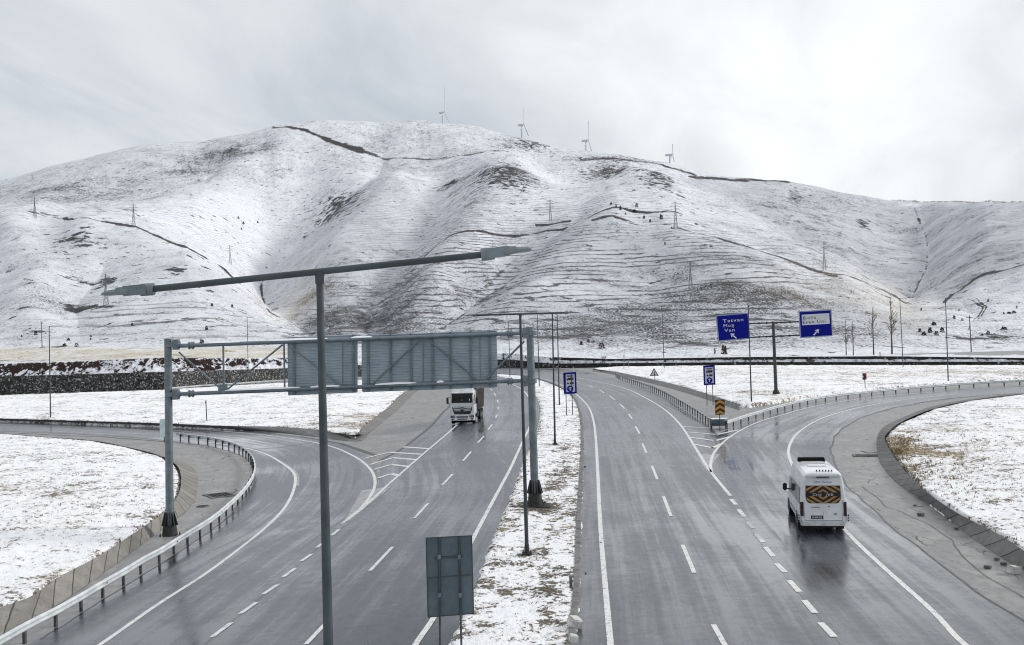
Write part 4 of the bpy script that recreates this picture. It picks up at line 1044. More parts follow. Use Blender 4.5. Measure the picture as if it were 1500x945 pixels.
# ------------------------------------------------------------------ blue and white truck lane signs
def truck_sign(bases, c, label):
    b0 = at_ground(*bases[0]); b1 = at_ground(*bases[1]); d = b0.y
    root = empty('lane_sign', (b0+b1)/2, 0, label, 'road sign', 'blue bordered truck lane signs'); o = Vector(root.location)
    TL, TR, BR, BL = (deep(x, y, d)-o for x, y in c)
    mb = MB(); plate(mb, (TL, TR, BR, BL), .04); pa = mb.build('sign_panel', M['blue'], root)
    ax = (TR-TL); ay = (TL-BL); w = ax.length; h = ay.length; ax.normalize(); ay.normalize(); n = Vector((0, -1, 0))
    fc = MB(); oo = BL+n*.012
    def r(x0, y0, x1, y1, mi, dep): fc.prism([(x0*w, y0*h), (x1*w, y0*h), (x1*w, y1*h), (x0*w, y1*h)], oo+n*dep, ax, ay, -n, .01, mi)
    r(.13, .09, .87, .91, 0, 0)
    r(.27, .80, .75, .86, 1, .004)
    r(.34, .64, .78, .755, 1, .004); r(.24, .64, .335, .72, 1, .004)        # lorry: body and cab
    for x in (.3, .52, .66): fc.prism([(x*w+.05*math.cos(a), .635*h+.05*math.sin(a)) for a in np.linspace(0, 2*math.pi, 9)[:-1]], oo+n*.006, ax, ay, -n, .01, 1)
    r(.27, .45, .40, .53, 1, .004); r(.48, .44, .78, .54, 1, .004); r(.40, .45, .44, .49, 1, .004)
    fc.prism([(.5*w+.25*w*math.cos(a), .24*h+.25*w*math.sin(a)) for a in np.linspace(0, 2*math.pi, 25)[:-1]], oo+n*.004, ax, ay, -n, .01, 2)
    fc.prism([(x*w, y*h) for x, y in [(.46,.15),(.54,.15),(.54,.26),(.63,.26),(.5,.335),(.37,.26),(.46,.26)]], oo+n*.008, ax, ay, -n, .01, 0)
    fc.build('sign_face', [M['signgrey'], M['black'], M['blue']], pa)
    for b in (b0, b1):
        p = b-o; u = MB(); x_ = p.x; u.tube((x_, .05, p.z-.2), (x_-.02, .05, TL.z-.1), .045, n=10); u.box((x_, .05, p.z+.02), (.16, .16, .12), None, 0, .6); u.build('post', M['pole_dark'], root)
    return root
truck_sign([(830,608),(839,608)], [(825,546),(844,545),(845,576.5),(826,577.5)], 'blue bordered truck lane sign standing in the snowy median')
truck_sign([(1037,598),(1044,597)], [(1030,536),(1047,535),(1048,563.5),(1031,564.5)], 'blue bordered truck lane sign on the paved gore behind the right guardrail')

# ------------------------------------------------------------------ direction signs on a T post
tb = at_ground(1137, 577); TD = tb.y
ds = empty('direction_sign', tb, 0, 'grey T shaped post carrying two blue direction signs over the right snow field', 'direction sign')
def T(px, py, dy=0): return deep(px, py, TD)-tb+Vector((0, dy, 0))
mb = MB(); mb.tube(T(1137, 579), T(1132.5, 471), .22, .17, 14); po = mb.build('post', M['pole_dark'], ds, 40)
mb = MB(); c = T(1137, 577); mb.tube(c+Vector((0,0,-.2)), c+Vector((0,0,.25)), .45, .42, 12); mb.tube(c+Vector((0,0,.25)), c+Vector((0,0,.6)), .4, .22, 12); mb.build('base_flange', M['base_dark'], po)
for a, b in (((1050,476),(1219,469.5)), ((1050,496.5),(1219,489))):
    mb = MB(); mb.tube(T(*a, .0), T(*b, .0), .085, n=10)
    for px_ in (1112, 1123, 1144, 1157): 
        c = T(px_, a[1]+(b[1]-a[1])*(px_-a[0])/(b[0]-a[0])); mb.tube(c+Vector((-.06,0,0)), c+Vector((.06,0,0)), .14, n=10)
    mb.build('crossbeam', M['base_dark'], ds, 40)
def dsign(c, lines, lh, box, arrow, adir):
    TL, TR, BR, BL = (T(x, y, -.16) for x, y in c)
    mb = MB(); plate(mb, (TL, TR, BR, BL), .06); pa = mb.build('sign_panel', M['edge'], ds)
    ax = TR-TL; ay = TL-BL; w, h = ax.length, ay.length; ax.normalize(); ay.normalize(); n = Vector((0, -1, 0))
    fc = MB(); oo = BL+n*.006; fc.prism([(.035*w,.04*h),(.965*w,.04*h),(.965*w,.96*h),(.035*w,.96*h)], oo, ax, ay, -n, .02, 0)
    if box: x0, y0, x1, y1 = box; fc.prism([(x0*w,y0*h),(x1*w,y0*h),(x1*w,y1*h),(x0*w,y1*h)], oo+n*.005, ax, ay, -n, .01, 1)
    cx, cy = arrow; s_ = .16*h
    for poly in ([(-1,-.16),(.25,-.16),(.25,.16),(-1,.16)], [(.1,-.6),(.95,0),(.1,.6)]):
        pp = [((x_*math.cos(adir)-y_*math.sin(adir))*s_*.95+cx*w, (x_*math.sin(adir)+y_*math.cos(adir))*s_*.95+cy*h) for x_, y_ in poly]
        fc.prism(pp, oo+n*.005, ax, ay, -n, .01, 1)
    fc.build('sign_face', [M['blue'], M['white']], pa)
    tx = MB()
    for s_, x_, y_, wd_ in lines: put_text(tx, s_, oo+ax*(x_*w)+ay*(y_*h)+n*.014, ax, ay, lh*h, wd_*w, 0, 0, .003)
    tx.build('lettering', M['black'] if box else M['white'], pa)
dsign([(1048,462),(1096,458),(1098,496.5),(1051.5,500.5)], [('Tatvan',.20,.70,.62),('Muş',.21,.52,.31),('Van',.22,.34,.31)], .125, None, (.48,.17), R(135))
dsign([(1169,456),(1217.5,453),(1219,492.5),(1171.5,495.5)], [('Bitlis',.13,.68,.38),('Eren Üni.',.12,.52,.72)], .125, (.09,.47,.92,.86), (.50,.19), R(45))

# ------------------------------------------------------------------ small signs
def simple_sign(base, panel_fn, label, cat='road sign', pr=.04, name='road_sign'):
    b = at_ground(*base) if not isinstance(base, Vector) else base
    root = empty(name, b, 0, label, cat); panel_fn(root, b); return root
def cmark(root, b):
    d = b.y
    def c(px, py, dy=0): return deep(px, py, d)-b+Vector((0, dy, 0))
    TL, TR, BR, BL = c(1047,586,-.1), c(1061,585,-.1), c(1061.5,607,-.1), c(1047.5,608,-.1)
    mb = MB(); plate(mb, (TL, TR, BR, BL), .03); pa = mb.build('sign_panel', M['black'], root)
    ax = TR-TL; ay = TL-BL; w, h = ax.length, ay.length; ax.normalize(); ay.normalize(); n = Vector((0,-1,0)); fc = MB()
    for k in range(3):
        y = .66-.36*k
        P = [(.03,y),(.03,y+.16*.7),(.5,y+.30*1.0),(.97,y+.16*.7),(.97,y),(.5,y+.17)]
        Lp = [(x_, min(max(yy, .02), .98)) for x_, yy in [(.03,y-.02),(.5,y+.16),(.5,y+.34),(.03,y+.15)]]
        Rp = [(x_, min(max(yy, .02), .98)) for x_, yy in [(.5,y+.16),(.97,y-.02),(.97,y+.15),(.5,y+.34)]]
        for q in (Lp, Rp): fc.prism([(x_*w, yy*h) for x_, yy in q], BL+n*.006, ax, ay, -n, .02, 0)
    fc.build('chevron', M['orange'], pa)
    mb = MB(); mb.tube(c(1054.6,634,.0), c(1054,590,.0), .04, n=10); mb.build('post', M['pole_dark'], root)
simple_sign(at(1054.6,632), cmark, 'black marker with orange upward chevrons at the gore nose')
# rounded end of the two guardrails
nb = at(1054, 628.5); ne = empty('crash_cushion', nb, 0, 'grey green rounded guardrail nose under the orange chevron marker', 'crash barrier')
mb = MB(); rings = []
for z, s_ in ((.32,.97),(.36,1.0),(.62,1.0),(.86,1.0),(.9,.96)):
    rings.append([Vector((.78*s_*math.cos(a), -.5+.55*s_*math.sin(a)*1.0+.5, z)) for a in np.linspace(math.pi, 2*math.pi, 10)]+[Vector((.78*s_, .5, z)), Vector((-.78*s_, .5, z))])
mb.loft(rings); cu = mb.build('nose_shell', M['plate_back'], ne, 50)
mb = MB(); mb.loft([[Vector((x_, y_, z_)) for x_, y_ in [(-.7,-.3),(.7,-.3),(.7,.4),(-.7,.4)]] for z_ in (.89, .95)]); mb.build('snow_cap', M['snow'], cu)
for sx in (-.68, .68):
    mb = MB(); mb.box((sx, .1, .25), (.12, .1, .9)); mb.build('post', M['rail_post'], ne)
def tri(px, top, half, hgt, inv, faces, poleto, lab, base, ring=True):
    def fn(root, b):
        d = b.y; s_ = d/F; ctr = deep(px, top, d)-b
        mb = MB(); sg = -1 if inv else 1; hh = hgt*s_; ww = half*s_
        o = ctr+Vector((0, -.06, 0))
        P = [(0, 0), (-ww, -hh), (ww, -hh)] if not inv else [(-ww, 0), (0, -hh), (ww, 0)]
        mb.prism(P, o, (1,0,0), (0,0,1), (0,1,0), .03, 0); pa = mb.build('sign_panel', faces[0], root)
        cx = sum(p[0] for p in P)/3; cy = sum(p[1] for p in P)/3
        f = MB(); f.prism([(cx+(x_-cx)*.66, cy+(y_-cy)*.66) for x_, y_ in P], o+Vector((0,-.008,0)), (1,0,0), (0,0,1), (0,1,0), .02, 0); fo = f.build('sign_face', faces[1], pa)
        if faces[2]:
            g = MB(); g.prism([(cx-.10*ww,cy-.42*hh*.6),(cx+.22*ww,cy-.42*hh*.6),(cx+.12*ww,cy+.1*hh),(cx+.02*ww,cy+.42*hh*.6),(cx-.06*ww,cy+.05*hh)], o+Vector((0,-.014,0)), (1,0,0), (0,0,1), (0,1,0), .02, 0); g.build('symbol', faces[2], fo)
        p = MB(); p.tube((ctr.x+.06, 0, -.2), (ctr.x+.02, 0, ctr.z-.1*hh), .04, n=8); p.build('post', M['pole_dark'], root)
    simple_sign(base, fn, lab)
tri(958, 539, 6.5, 11.5, False, (M['black'], M['white'], M['black']), 0, 'black edged white warning triangle behind the right carriageway guardrail', (958.6, 562))
def yield_base():
    return on_mountain(885, 529, .1)
tri(884.2, 522.5, 4, 7, True, (M['pole_dark'], M['signgrey'], None), 0, 'small inverted triangle sign on the snow above the black walls', yield_base())
def rchev(root, b):
    d = b.y
    def c(px, py, dy=0): return deep(px, py, d)-b+Vector((0, dy, 0))
    TL, TR, BR, BL = c(1263,547,-.06), c(1269,546.5,-.06), c(1269.3,556,-.06), c(1263.3,556.5,-.06)
    mb = MB(); plate(mb, (TL, TR, BR, BL), .03); pa = mb.build('sign_panel', M['red'], root)
    ax = TR-TL; ay = TL-BL; w, h = ax.length, ay.length; ax.normalize(); ay.normalize(); n = Vector((0,-1,0)); f = MB()
    f.prism([(.05*w,.95*h),(.05*w,.62*h),(.45*w,.5*h),(.05*w,.38*h),(.05*w,.05*h),(.5*w,.05*h),(.95*w,.5*h),(.5*w,.95*h)][::1], BL+n*.006, ax, ay, -n, .02, 0)
    f.build('chevron', M['black'], pa)
    g = MB(); g.prism([(.02*w,.25*h),(.02*w,.75*h),(.3*w,.5*h)], BL+n*.012, ax, ay, -n, .02, 0); g.build('face_mark', M['white'], pa)
    p = MB(); p.tube(c(1267.5,569), c(1266.3,550), .05, n=8); p.build('post', M['rail_post'], root)
simple_sign((1267.5, 568.5), rchev, 'small red and black curve arrow sign in the right snow field behind the guardrail')
# small sign seen nearly edge on beside the left gantry post, delineators, short posts
eb = at(241, 648.5); es_ = empty('road_sign', eb, R(62), 'grey sign seen almost edge on behind the left gantry post', 'road sign')
s_ = eb.y/F
mb = MB(); mb.box((0, -.05, 22*s_), (1.2, .03, 26*s_)); mb.build('sign_panel', M['panel_back'], es_)
mb = MB(); mb.tube((0, 0, -.2), (0, 0, 33*s_), .04, n=8); mb.build('post', M['pole_dark'], es_)
mb = MB(); mb.tube((.3, 0, 27*s_), (.3, 0, 33*s_), .03, n=6); mb.tube((-.3, 0, 27*s_), (-.3, 0, 33*s_), .03, n=6); mb.build('bracket', M['pole_dark'], es_)
def shortpost(bp, tp, label, r=.05, name='marker_post', ground=True, mats=('pole_dark', 'black')):
    b = at_ground(*bp) if ground else on_mountain(*bp); t = deep(tp[0], tp[1], b.y)-b
    root = empty(name, b, 0, label, 'marker post')
    mb = MB(); mb.tube((0, 0, -.2), (t.x, 0, t.z), r, n=8); mb.build('shaft', M[mats[0]], root)
    mb = MB(); mb.tube((t.x, 0, t.z-.25), (t.x, 0, t.z+.02), r*1.25, n=8); mb.build('cap', M[mats[1]], root)
shortpost((303,616), (301.5,587), 'thin marker post in the upper left snow field right of the gantry post', .06)
shortpost((1290,535.5), (1289,516), 'pale marker post in front of the black walls below the bare trees', .09, mats=('luminaire', 'pole_dark'))
shortpost((914,540), (914,520), 'slim marker post by the black wall near the inverted triangle', .07, mats=('luminaire', 'pole_dark'))
shortpost((921,538.5), (920.5,526), 'shorter pale marker post by the black wall near the inverted triangle', .07, mats=('luminaire', 'pole_dark'))
# things along the median kerb
kx = at(836.5, 865); root = empty('marker_post', kx, 0, 'short grey square post at the median kerb behind the white block', 'marker post')
mb = MB(); mb.box((0, 0, .18), (.11, .11, .62)); mb.build('shaft', M['slabdark'] if False else M['stone_grey'], root)
mb = MB(); mb.box((0, 0, .505), (.125, .125, .03)); mb.build('cap', M['pole'], root)
def rough_block(name, p, size, rot, mat, label, cat, group=None):
    bm = bmesh.new(); bmesh.ops.create_cube(bm, size=1); bmesh.ops.bevel(bm, geom=bm.edges[:], offset=.1, segments=2, affect='EDGES')
    bmesh.ops.subdivide_edges(bm, edges=bm.edges[:], cuts=1)
    for v in bm.verts: v.co = Vector((v.co.x*size[0], v.co.y*size[1], v.co.z*size[2]))*(1+random.uniform(-.09, .09))
    me = bpy.data.meshes.new(name); bm.to_mesh(me); bm.free(); me.materials.append(mat)
    o = bpy.data.objects.new(name, me); COL.objects.link(o); o.location = p+Vector((0, 0, size[2]*.42)); o.rotation_euler = rot
    return tag(o, label, cat, group)
rough_block('concrete_block', at(842, 917, .1), (.36,.42,.30), (.25,.2,.5), M['stone_white'], 'pale broken concrete block tipped on the median kerb', 'concrete block')
rough_block('concrete_block', at(840.5, 941, .1), (.26,.3,.24), (0,.1,.1), M['stone_white'], 'smaller pale block on the median kerb at the bottom edge', 'concrete block')
rough_block('concrete_block', at(1486, 840), (.42,.36,.3), (.0,.1,.4), M['stone_white'], 'pale block lying in the right gutter beside the slabs', 'concrete block')
for px_, py_, s_ in [(1349,755,.3),(1340,741,.16),(1447,832,.26),(1460,820,.2),(1401,775,.18),(1470,827,.22),(880,795,.10),(857,684,.15),(858,840,.09)]:
    rough_block('stone', at(px_, py_, .02), (s_*.95, s_*.7, s_*.4), (0, 0, random.uniform(0, 3)), M['stone_grey'], 'dark stone fallen in the right gutter below the slabs' if px_ > 1000 else 'dark pebble lying on the asphalt between median kerb and white line', 'stone', 'stones in the right gutter' if px_ > 1000 else 'pebbles by the median kerb')
def drain(p, w, l, rz, label):
    root = empty('storm_drain', p, rz, label, 'drain')
    fr = MB(); 
    for c, s_ in (((0,-l/2,.03),(w+.24,.16,.06)),((0,l/2,.03),(w+.24,.16,.06)),((-w/2,0,.029),(.16,l-.16,.058)),((w/2,0,.029),(.16,l-.16,.058))): fr.box(c, s_)
    fr.build('frame', M['slabdark'], root)
    pit = MB(); pit.box((0,0,.008), (w,l,.016)); po = pit.build('pit', M['iron'], root)
    g = MB()
    for k in range(5): g.box((-w/2+.2+k*(w-.4)/4, 0, .03), (.05, l-.18, .03))
    g.build('grate', M['iron'], root)
drain(at(322, 726), 1.5, 1.7, .6, 'dark open storm drain in the left concrete channel behind the guardrail')
drain(at(1275, 668), 2.1, .9, -.25, 'dark slot drain in the right gutter beside the slab bend')
mh = at(297, 742); root = empty('manhole_cover', mh, 0, 'round iron cover in the left channel near the gantry post', 'manhole cover')
mb = MB(); mb.tube((0,0,.0), (0,0,.035), .42, .40, 20); mb.build('rim', M['stone_grey'], root); mb = MB(); mb.tube((0,0,.035), (0,0,.045), .33, .33, 20); mb.build('lid', M['iron'], root)

# ------------------------------------------------------------------ minibus
bp = (at(1173.5, 783)+at(1241.5, 782))/2
bus = empty('minibus', bp, -R(9.0), 'white high roof minibus with black and orange rear window driving away on the right ramp', 'minibus')
def bsec(y, zb, zt, wl, wt, zs=1.2):
    hp = [(wl*.93, zb), (wl*.985, zb+.10), (wl, zb+.30), (wl, zs), (wl-(wl-wt)*.55, (zs+zt)*.52), (wt, zt-.30), (wt-.05, zt-.13), (wt-.16, zt-.04), (wt*.45, zt+.01)]
    return [Vector((x_, y, z)) for x_, z in hp]+[Vector((-x_, y, z)) for x_, z in hp[::-1]]
mb = MB()
mb.loft([bsec(.04,.42,2.62,.93,.80), bsec(.10,.38,2.70,.985,.86), bsec(.30,.36,2.74,1.0,.88), bsec(1.2,.36,2.76,1.0,.89), bsec(5.0,.36,2.76,1.0,.89), bsec(5.4,.36,2.68,1.0,.87), bsec(5.8,.36,2.40,.99,.84), bsec(6.3,.36,1.85,.98,.84,1.1), bsec(6.7,.36,1.38,.96,.86,1.0), bsec(7.15,.38,1.15,.90,.80,.8), bsec(7.3,.45,.95,.82,.75,.7)])
body = mb.build('body', M['buswhite'], bus, 28)
bus.scale = (1, .8, 1)
# rear face runs slightly forward towards the roof
def rear(x_, z, out=0): return Vector((x_, .04+(z-.5)*.012-out, z))
def rp(mb, poly, out=.012, th=.02, mi=0):
    a = [rear(x_, z, out) for x_, z in poly]; b = [rear(x_, z, out-th) for x_, z in poly]; n = len(poly)
    mb.add(a+b, [tuple(range(n)), tuple(range(2*n-1, n-1, -1))]+[(i, i+n, (i+1) % n+n, (i+1) % n) for i in range(n)], mi)
dr = MB(); rp(dr, [(-.80,.62),(.80,.62),(.83,1.2),(.76,2.45),(.70,2.50),(-.70,2.50),(-.76,2.45),(-.83,1.2)], .014, .03); door = dr.build('rear_door', M['buswhite'], bus)
sl = MB()
for poly in ([(-.004,.63),(.004,.63),(.004,1.0),(-.004,1.0)], [(-.82,.605),(.82,.605),(.82,.62),(-.82,.62)]): rp(sl, poly, .018, .012)
for s_ in (-1, 1): rp(sl, [(s_*.80,.62),(s_*.83,1.2),(s_*.845,1.2),(s_*.815,.62)] , .012, .012); rp(sl, [(s_*.83,1.2),(s_*.76,2.45),(s_*.772,2.45),(s_*.845,1.2)], .012, .012)
sl.build('door_gap', M['greytext'], door)
WINP = [(-.56,1.36),(.56,1.36),(.66,1.40),(.735,1.50),(.76,1.60),(.75,2.08),(.745,2.15),(-.745,2.15),(-.75,2.08),(-.76,1.60),(-.735,1.50),(-.66,1.40)]
w_ = MB(); rp(w_, WINP, .024, .02); rw = w_.build('rear_window', M['winblack'], door)
ch = MB()
def clipx(poly):
    # keep the stripes inside the pane outline
    def clip(P, inside, cut):
        out = []
        for i in range(len(P)):
            a, b = P[i], P[(i+1) % len(P)]; ia, ib = inside(a), inside(b)
            if ia: out.append(a)
            if ia != ib: out.append(cut(a, b))
        return out
    m = len(WINP)
    for i in range(m):
        p, q = WINP[i], WINP[(i+1) % m]; nx, ny = -(q[1]-p[1]), q[0]-p[0]; L = math.hypot(nx, ny); nx /= L; ny /= L
        f = lambda a: (a[0]-p[0])*nx+(a[1]-p[1])*ny-.02
        poly = clip(poly, lambda a: f(a) >= 0, lambda a, b: tuple(a[k]+(b[k]-a[k])*f(a)/(f(a)-f(b)) for k in (0, 1))) if len(poly) > 2 else poly
    return poly
for sx in (-1, 1):
    for up in (1, -1):
        for k in range(4):
            # diagonal bands making nested diamonds round the middle
            off = .15+.215*k; z0 = 1.76; sl_ = .62
            yv = lambda x_: z0+up*(off-abs(x_)*sl_)
            P = [(sx*0.0, yv(0)), (sx*.80, yv(.80)), (sx*.80, yv(.80)+up*.105), (0, yv(0)+up*.105)]
            if k == 0: P = [(0, yv(0)), (sx*.34, yv(.34)), (sx*.34, yv(.34)+up*.085), (0, yv(0)+up*.085)]
            # keep the middle band free for the lettering
            lim = z0+up*(.085)
            Q_ = []
            for i in range(4):
                a, b = P[i], P[(i+1) % 4]; ia = (a[1]-lim)*up >= 0; ib = (b[1]-lim)*up >= 0
                if ia: Q_.append(a)
                if ia != ib: t = (lim-a[1])/(b[1]-a[1]); Q_.append((a[0]+(b[0]-a[0])*t, lim))
            if len(Q_) < 3: continue
            ar = sum(Q_[i][0]*Q_[(i+1) % len(Q_)][1]-Q_[(i+1) % len(Q_)][0]*Q_[i][1] for i in range(len(Q_)))
            if ar < 0: Q_ = Q_[::-1]
            Q_ = clipx(Q_)
            if len(Q_) >= 3: rp(ch, Q_, .029, .008)
ch.build('window_stripes', M['amber'], rw)
tx = MB(); put_text(tx, 'Cant', rear(-.46, 1.70, .034), (1,0,0), (0,.012,1), .12, .38, 0, .3); put_text(tx, 'Jeb', rear(.10, 1.70, .034), (1,0,0), (0,.012,1), .14, .32, 0, .3); tx.build('window_lettering', M['white'], rw)
tx = MB(); put_text(tx, 'Abdi', rear(-.40, 2.27, .020), (1,0,0), (0,.012,1), .085, .28, 0, .3, .006); put_text(tx, 'Kaman', rear(-.04, 2.27, .020), (1,0,0), (0,.012,1), .085, .40, 0, .3, .006); tx.build('door_lettering', M['bluetext'], door)
for q_ in ([(-.52,1.17),(-.16,1.17),(-.16,1.205),(-.52,1.205)], [(.44,.86),(.56,.86),(.56,.92),(.44,.92)], [(.2,1.20),(.28,1.20),(.28,1.24),(.2,1.24)]):
    bd = MB(); rp(bd, q_, .020, .008); bd.build('badge', M['greytext'], door)
pl_ = MB(); rp(pl_, [(-.55,.66),(.0-.02,.66),(-.02,.82),(-.55,.82)], .022, .012, 0); po = pl_.build('plate_frame', M['plastic'], door)
pf = MB(); rp(pf, [(-.51,.69),(-.06,.69),(-.06,.79),(-.51,.79)], .027, .008); pf.build('number_plate', M['greytext'], po)
pt = MB(); put_text(pt, '13 AN 163', rear(-.49, .705, .030), (1,0,0), (0,.012,1), .07, .40, 0, 0, .003); pt.build('plate_lettering', M['white'], po)
for s_ in (-1, 1):
    t = MB(); t.loft([[Vector((s_*x_, y_, z)) for x_, y_ in [(.86,.0),(.985,.03),(1.008,.14),(.99,.16),(.86,.05)]] for z in (.80, 1.1, 1.42)]); t.build('tail_light', M['taillamp'], bus)
    t = MB(); t.bbox((s_*1.035, .12, .72), (.07,.22,.36), .02); mf = t.build('bumper_corner', M['buswhite'], bus)
    for z in (.60, .72, .84):
        k = MB(); k.box((s_*1.06, .02, z), (.05,.05,.06)); k.build('marker_lamp', M['plastic'], mf)
b_ = MB(); b_.loft([[Vector((x_, y_, z)) for x_, y_ in [(-.98,.10),(-.90,-.06),(-.4,-.10),(.4,-.10),(.90,-.06),(.98,.10),(.98,.3),(-.98,.3)]] for z in (.38, .42, .56, .595)]); b_.build('bumper', M['busdirt'], bus, 30)
sp = MB(); sp.loft([[Vector((x_, y_, z)) for x_, z in [(-.76,2.56),(.76,2.56),(.70,2.66),(-.70,2.66)]] for y_ in (-.06, .35)]); so = sp.build('spoiler', M['buswhite'], bus)
k = MB(); k.box((0, -.03, 2.535), (.56,.09,.055)); k.build('brake_light', M['plastic'], so)
for i in range(6):
    k = MB(); k.box((-.02+i*.13-.2, .30, 2.79), (.05,.07,.07)); k.build('roof_fin', M['plastic'], bus)
h_ = MB(); h_.bbox((0, 2.4, 2.785), (.8,.6,.04), .015); h_.build('roof_hatch', M['buswhite'], bus)
ac = MB(); ac.loft([[Vector((x_, y_, z)) for x_, z in [(-.62,2.72),(.62,2.72),(.60,zt_),(-.60,zt_)]] for y_, zt_ in [(4.45,2.80),(4.55,2.90),(5.05,2.90),(5.15,2.80)]]); ac.build('roof_air_conditioner', M['matt'], bus, 30)
# side windows follow the lean of the wall
def sidepoly(mb, s_, pts_, out=.012, th=.03):
    def X(z): 
        return 1.0-(1.0-.945)*max(0, (z-1.2))/(2.06-1.2) if z < 2.06 else .945-(.945-.89)*(z-2.06)/.4
    a = [Vector((s_*(X(z)+out), y_, z)) for y_, z in pts_]; b = [Vector((s_*(X(z)+out-th), y_, z)) for y_, z in pts_]; n = len(a)
    mb.add(a+b, [tuple(range(n)), tuple(range(2*n-1, n-1, -1))]+[(i, i+n, (i+1) % n+n, (i+1) % n) for i in range(n)])
for s_ in (-1, 1):
    for y0, y1 in ((.45, 1.75), (1.80, 3.25), (3.30, 4.35)):
        g = MB(); sidepoly(g, s_, [(y0,1.28),(y1,1.28),(y1,2.02),(y0,2.02)]); g.build('side_window', M['sideglass'], bus)
    g = MB(); sidepoly(g, s_, [(4.55,1.25),(5.75,1.25),(5.45,1.98),(4.55,1.98)]); g.build('door_window', M['glass'], bus)
    mo = MB(); mo.bbox((s_*1.20, 5.55, 1.42), (.20,.12,.36), .04); mo.tube((s_*.95, 5.7, 1.3), (s_*1.15, 5.6, 1.3), .03, n=8); mo.build('mirror', M['plastic'], bus)
    tr_ = MB(); tr_.box((s_*1.006, 2.8, .70), (.02, 5.0, .06)); tr_.build('side_trim', M['greytext'], bus)
def wheel(root, x_, y_, r, w, s_, sy=1.0):
    t = MB(); rings = []
    for dx, rr in ((-w/2, r*.62), (-w/2, r*.92), (-w/2+.03, r), (w/2-.03, r), (w/2, r*.92), (w/2, r*.62)):
        rings.append([Vector((x_+dx, y_+sy*rr*math.cos(a), r+rr*math.sin(a))) for a in np.linspace(0, 2*math.pi, 25)[:-1]])
    t.loft(rings); wo = t.build('wheel', M['rubber'], root, 40)
    k = MB(); k.loft([[Vector((x_+s_*dx_, y_+sy*rr_*math.cos(a), r+rr_*math.sin(a))) for a in np.linspace(0, 2*math.pi, 17)[:-1]] for dx_, rr_ in ((w/2-.05, r*.6), (w/2+.005, r*.52))]); k.build('rim', M['rim'], wo)
for y_ in (1.75, 6.05):
    for s_ in (-1, 1):
        wheel(bus, s_*.86, y_, .35, .27, s_, 1/.8)
        a_ = MB(); a_.loft([[Vector((s_*xx, y_+.575*math.cos(a), .35+.46*math.sin(a))) for a in np.linspace(-.35, math.pi+.35, 16)] for xx in (.985, 1.008)], 0, True); a_.build('wheel_arch', M['plastic'], bus)
for s_ in (-1, 1):
    k = MB(); k.box((s_*.82, .95, .30), (.3,.03,.42)); k.build('mudflap', M['rubber'], bus)
u_ = MB(); u_.box((0, 3.4, .33), (1.7, 6.2, .16)); u_.build('underbody', M['plastic'], bus)
ws = MB(); ws.loft([[Vector((-.70,5.62,2.48+.03)), Vector((.70,5.62,2.48+.03)), Vector((.70,5.60,2.47)), Vector((-.70,5.60,2.47))], [Vector((-.78,6.48,1.66)), Vector((.78,6.48,1.66)), Vector((.78,6.46,1.60)), Vector((-.78,6.46,1.60))]]); ws.build('windscreen', M['glass'], bus)

# ------------------------------------------------------------------ truck
tp = at(677.5, 622)
trk = empty('truck', tp, -R(5.0), 'white tipper truck with black windscreen coming towards us on the left carriageway', 'truck')
def csec(y, zb, zt, w, wt):
    hp = [(w*.97, zb), (w, zb+.06), (w, zb+1.1), (wt, zt-.12), (wt-.08, zt)]
    return [Vector((x_, y, z)) for x_, z in hp]+[Vector((-x_, y, z)) for x_, z in hp[::-1]]
mb = MB()
mb.loft([csec(.10,.95,3.10,1.16,1.10), csec(.16,.95,3.24,1.23,1.16), csec(.5,.95,3.34,1.25,1.19), csec(1.8,.95,3.40,1.25,1.19), csec(2.05,1.0,3.36,1.22,1.16)])
cab = mb.build('cab', M['truckwhite'], trk, 28)
def fp(mb, poly, out=.0, th=.03, mi=0, y0=.10):
    mb.prism(poly, (0, y0-out, 0), (1,0,0), (0,0,1), (0,1,0), th, mi)
g = MB(); fp(g, [(-1.06,2.20),(1.06,2.20),(1.08,2.35),(1.03,3.05),(.98,3.10),(-.98,3.10),(-1.03,3.05),(-1.08,2.35)], .03, .05); wso = g.build('windscreen', M['glass'], cab)
g = MB(); g.tube((-.1,.055,2.22), (-.75,.05,2.42), .015, n=6); g.tube((.5,.055,2.22), (-.1,.05,2.40), .015, n=6); g.build('wiper', M['plastic'], wso)
g = MB(); fp(g, [(-.03,2.45),(.03,2.45),(.03,2.52),(-.03,2.52)], .035, .01); fp(g, [(.72,2.40),(.80,2.40),(.82,2.60),(.72,2.58)], .035, .01); g.build('dashboard_item', M['white'], wso)
v_ = MB(); v_.loft([[Vector((x_, y_, z)) for x_, y_ in [(-1.12,.02),(1.12,.02),(1.12,.2),(-1.12,.2)]] for z in (3.08, 3.16)]); v_.build('sun_visor', M['plastic'], cab)
d_ = MB(); d_.loft([[Vector((s0*w, y_, z)) for s0, y_, z in [(-1,yb,zb_),(1,yb,zb_),(.94,yb+.12,zt_),(-.94,yb+.12,zt_)]] for w, yb, zb_, zt_ in [(1.12,.30,3.25,3.42),(1.12,.55,3.3,3.70),(1.10,1.2,3.3,3.86),(1.08,1.9,3.3,3.86)]]); d_.build('roof_deflector', M['truckwhite'], cab, 30)
gr = MB(); fp(gr, [(-.78,1.02),(.78,1.02),(.98,1.45),(1.02,1.80),(-1.02,1.80),(-.98,1.45)], .02, .06); go = gr.build('grille', M['plastic'], cab)
for z, w, m_ in ((1.74,.95,'truckwhite'),(1.58,.90,'truckwhite'),(1.42,.86,'chrome')):
    k = MB(); fp(k, [(-w,z-.045),(-.14,z-.075),(-.14,z-.005),(-w,z+.035)], .06, .05); fp(k, [(.14,z-.075),(w,z-.045),(w,z+.035),(.14,z-.005)], .06, .05); k.build('grille_bar', M[m_], go)
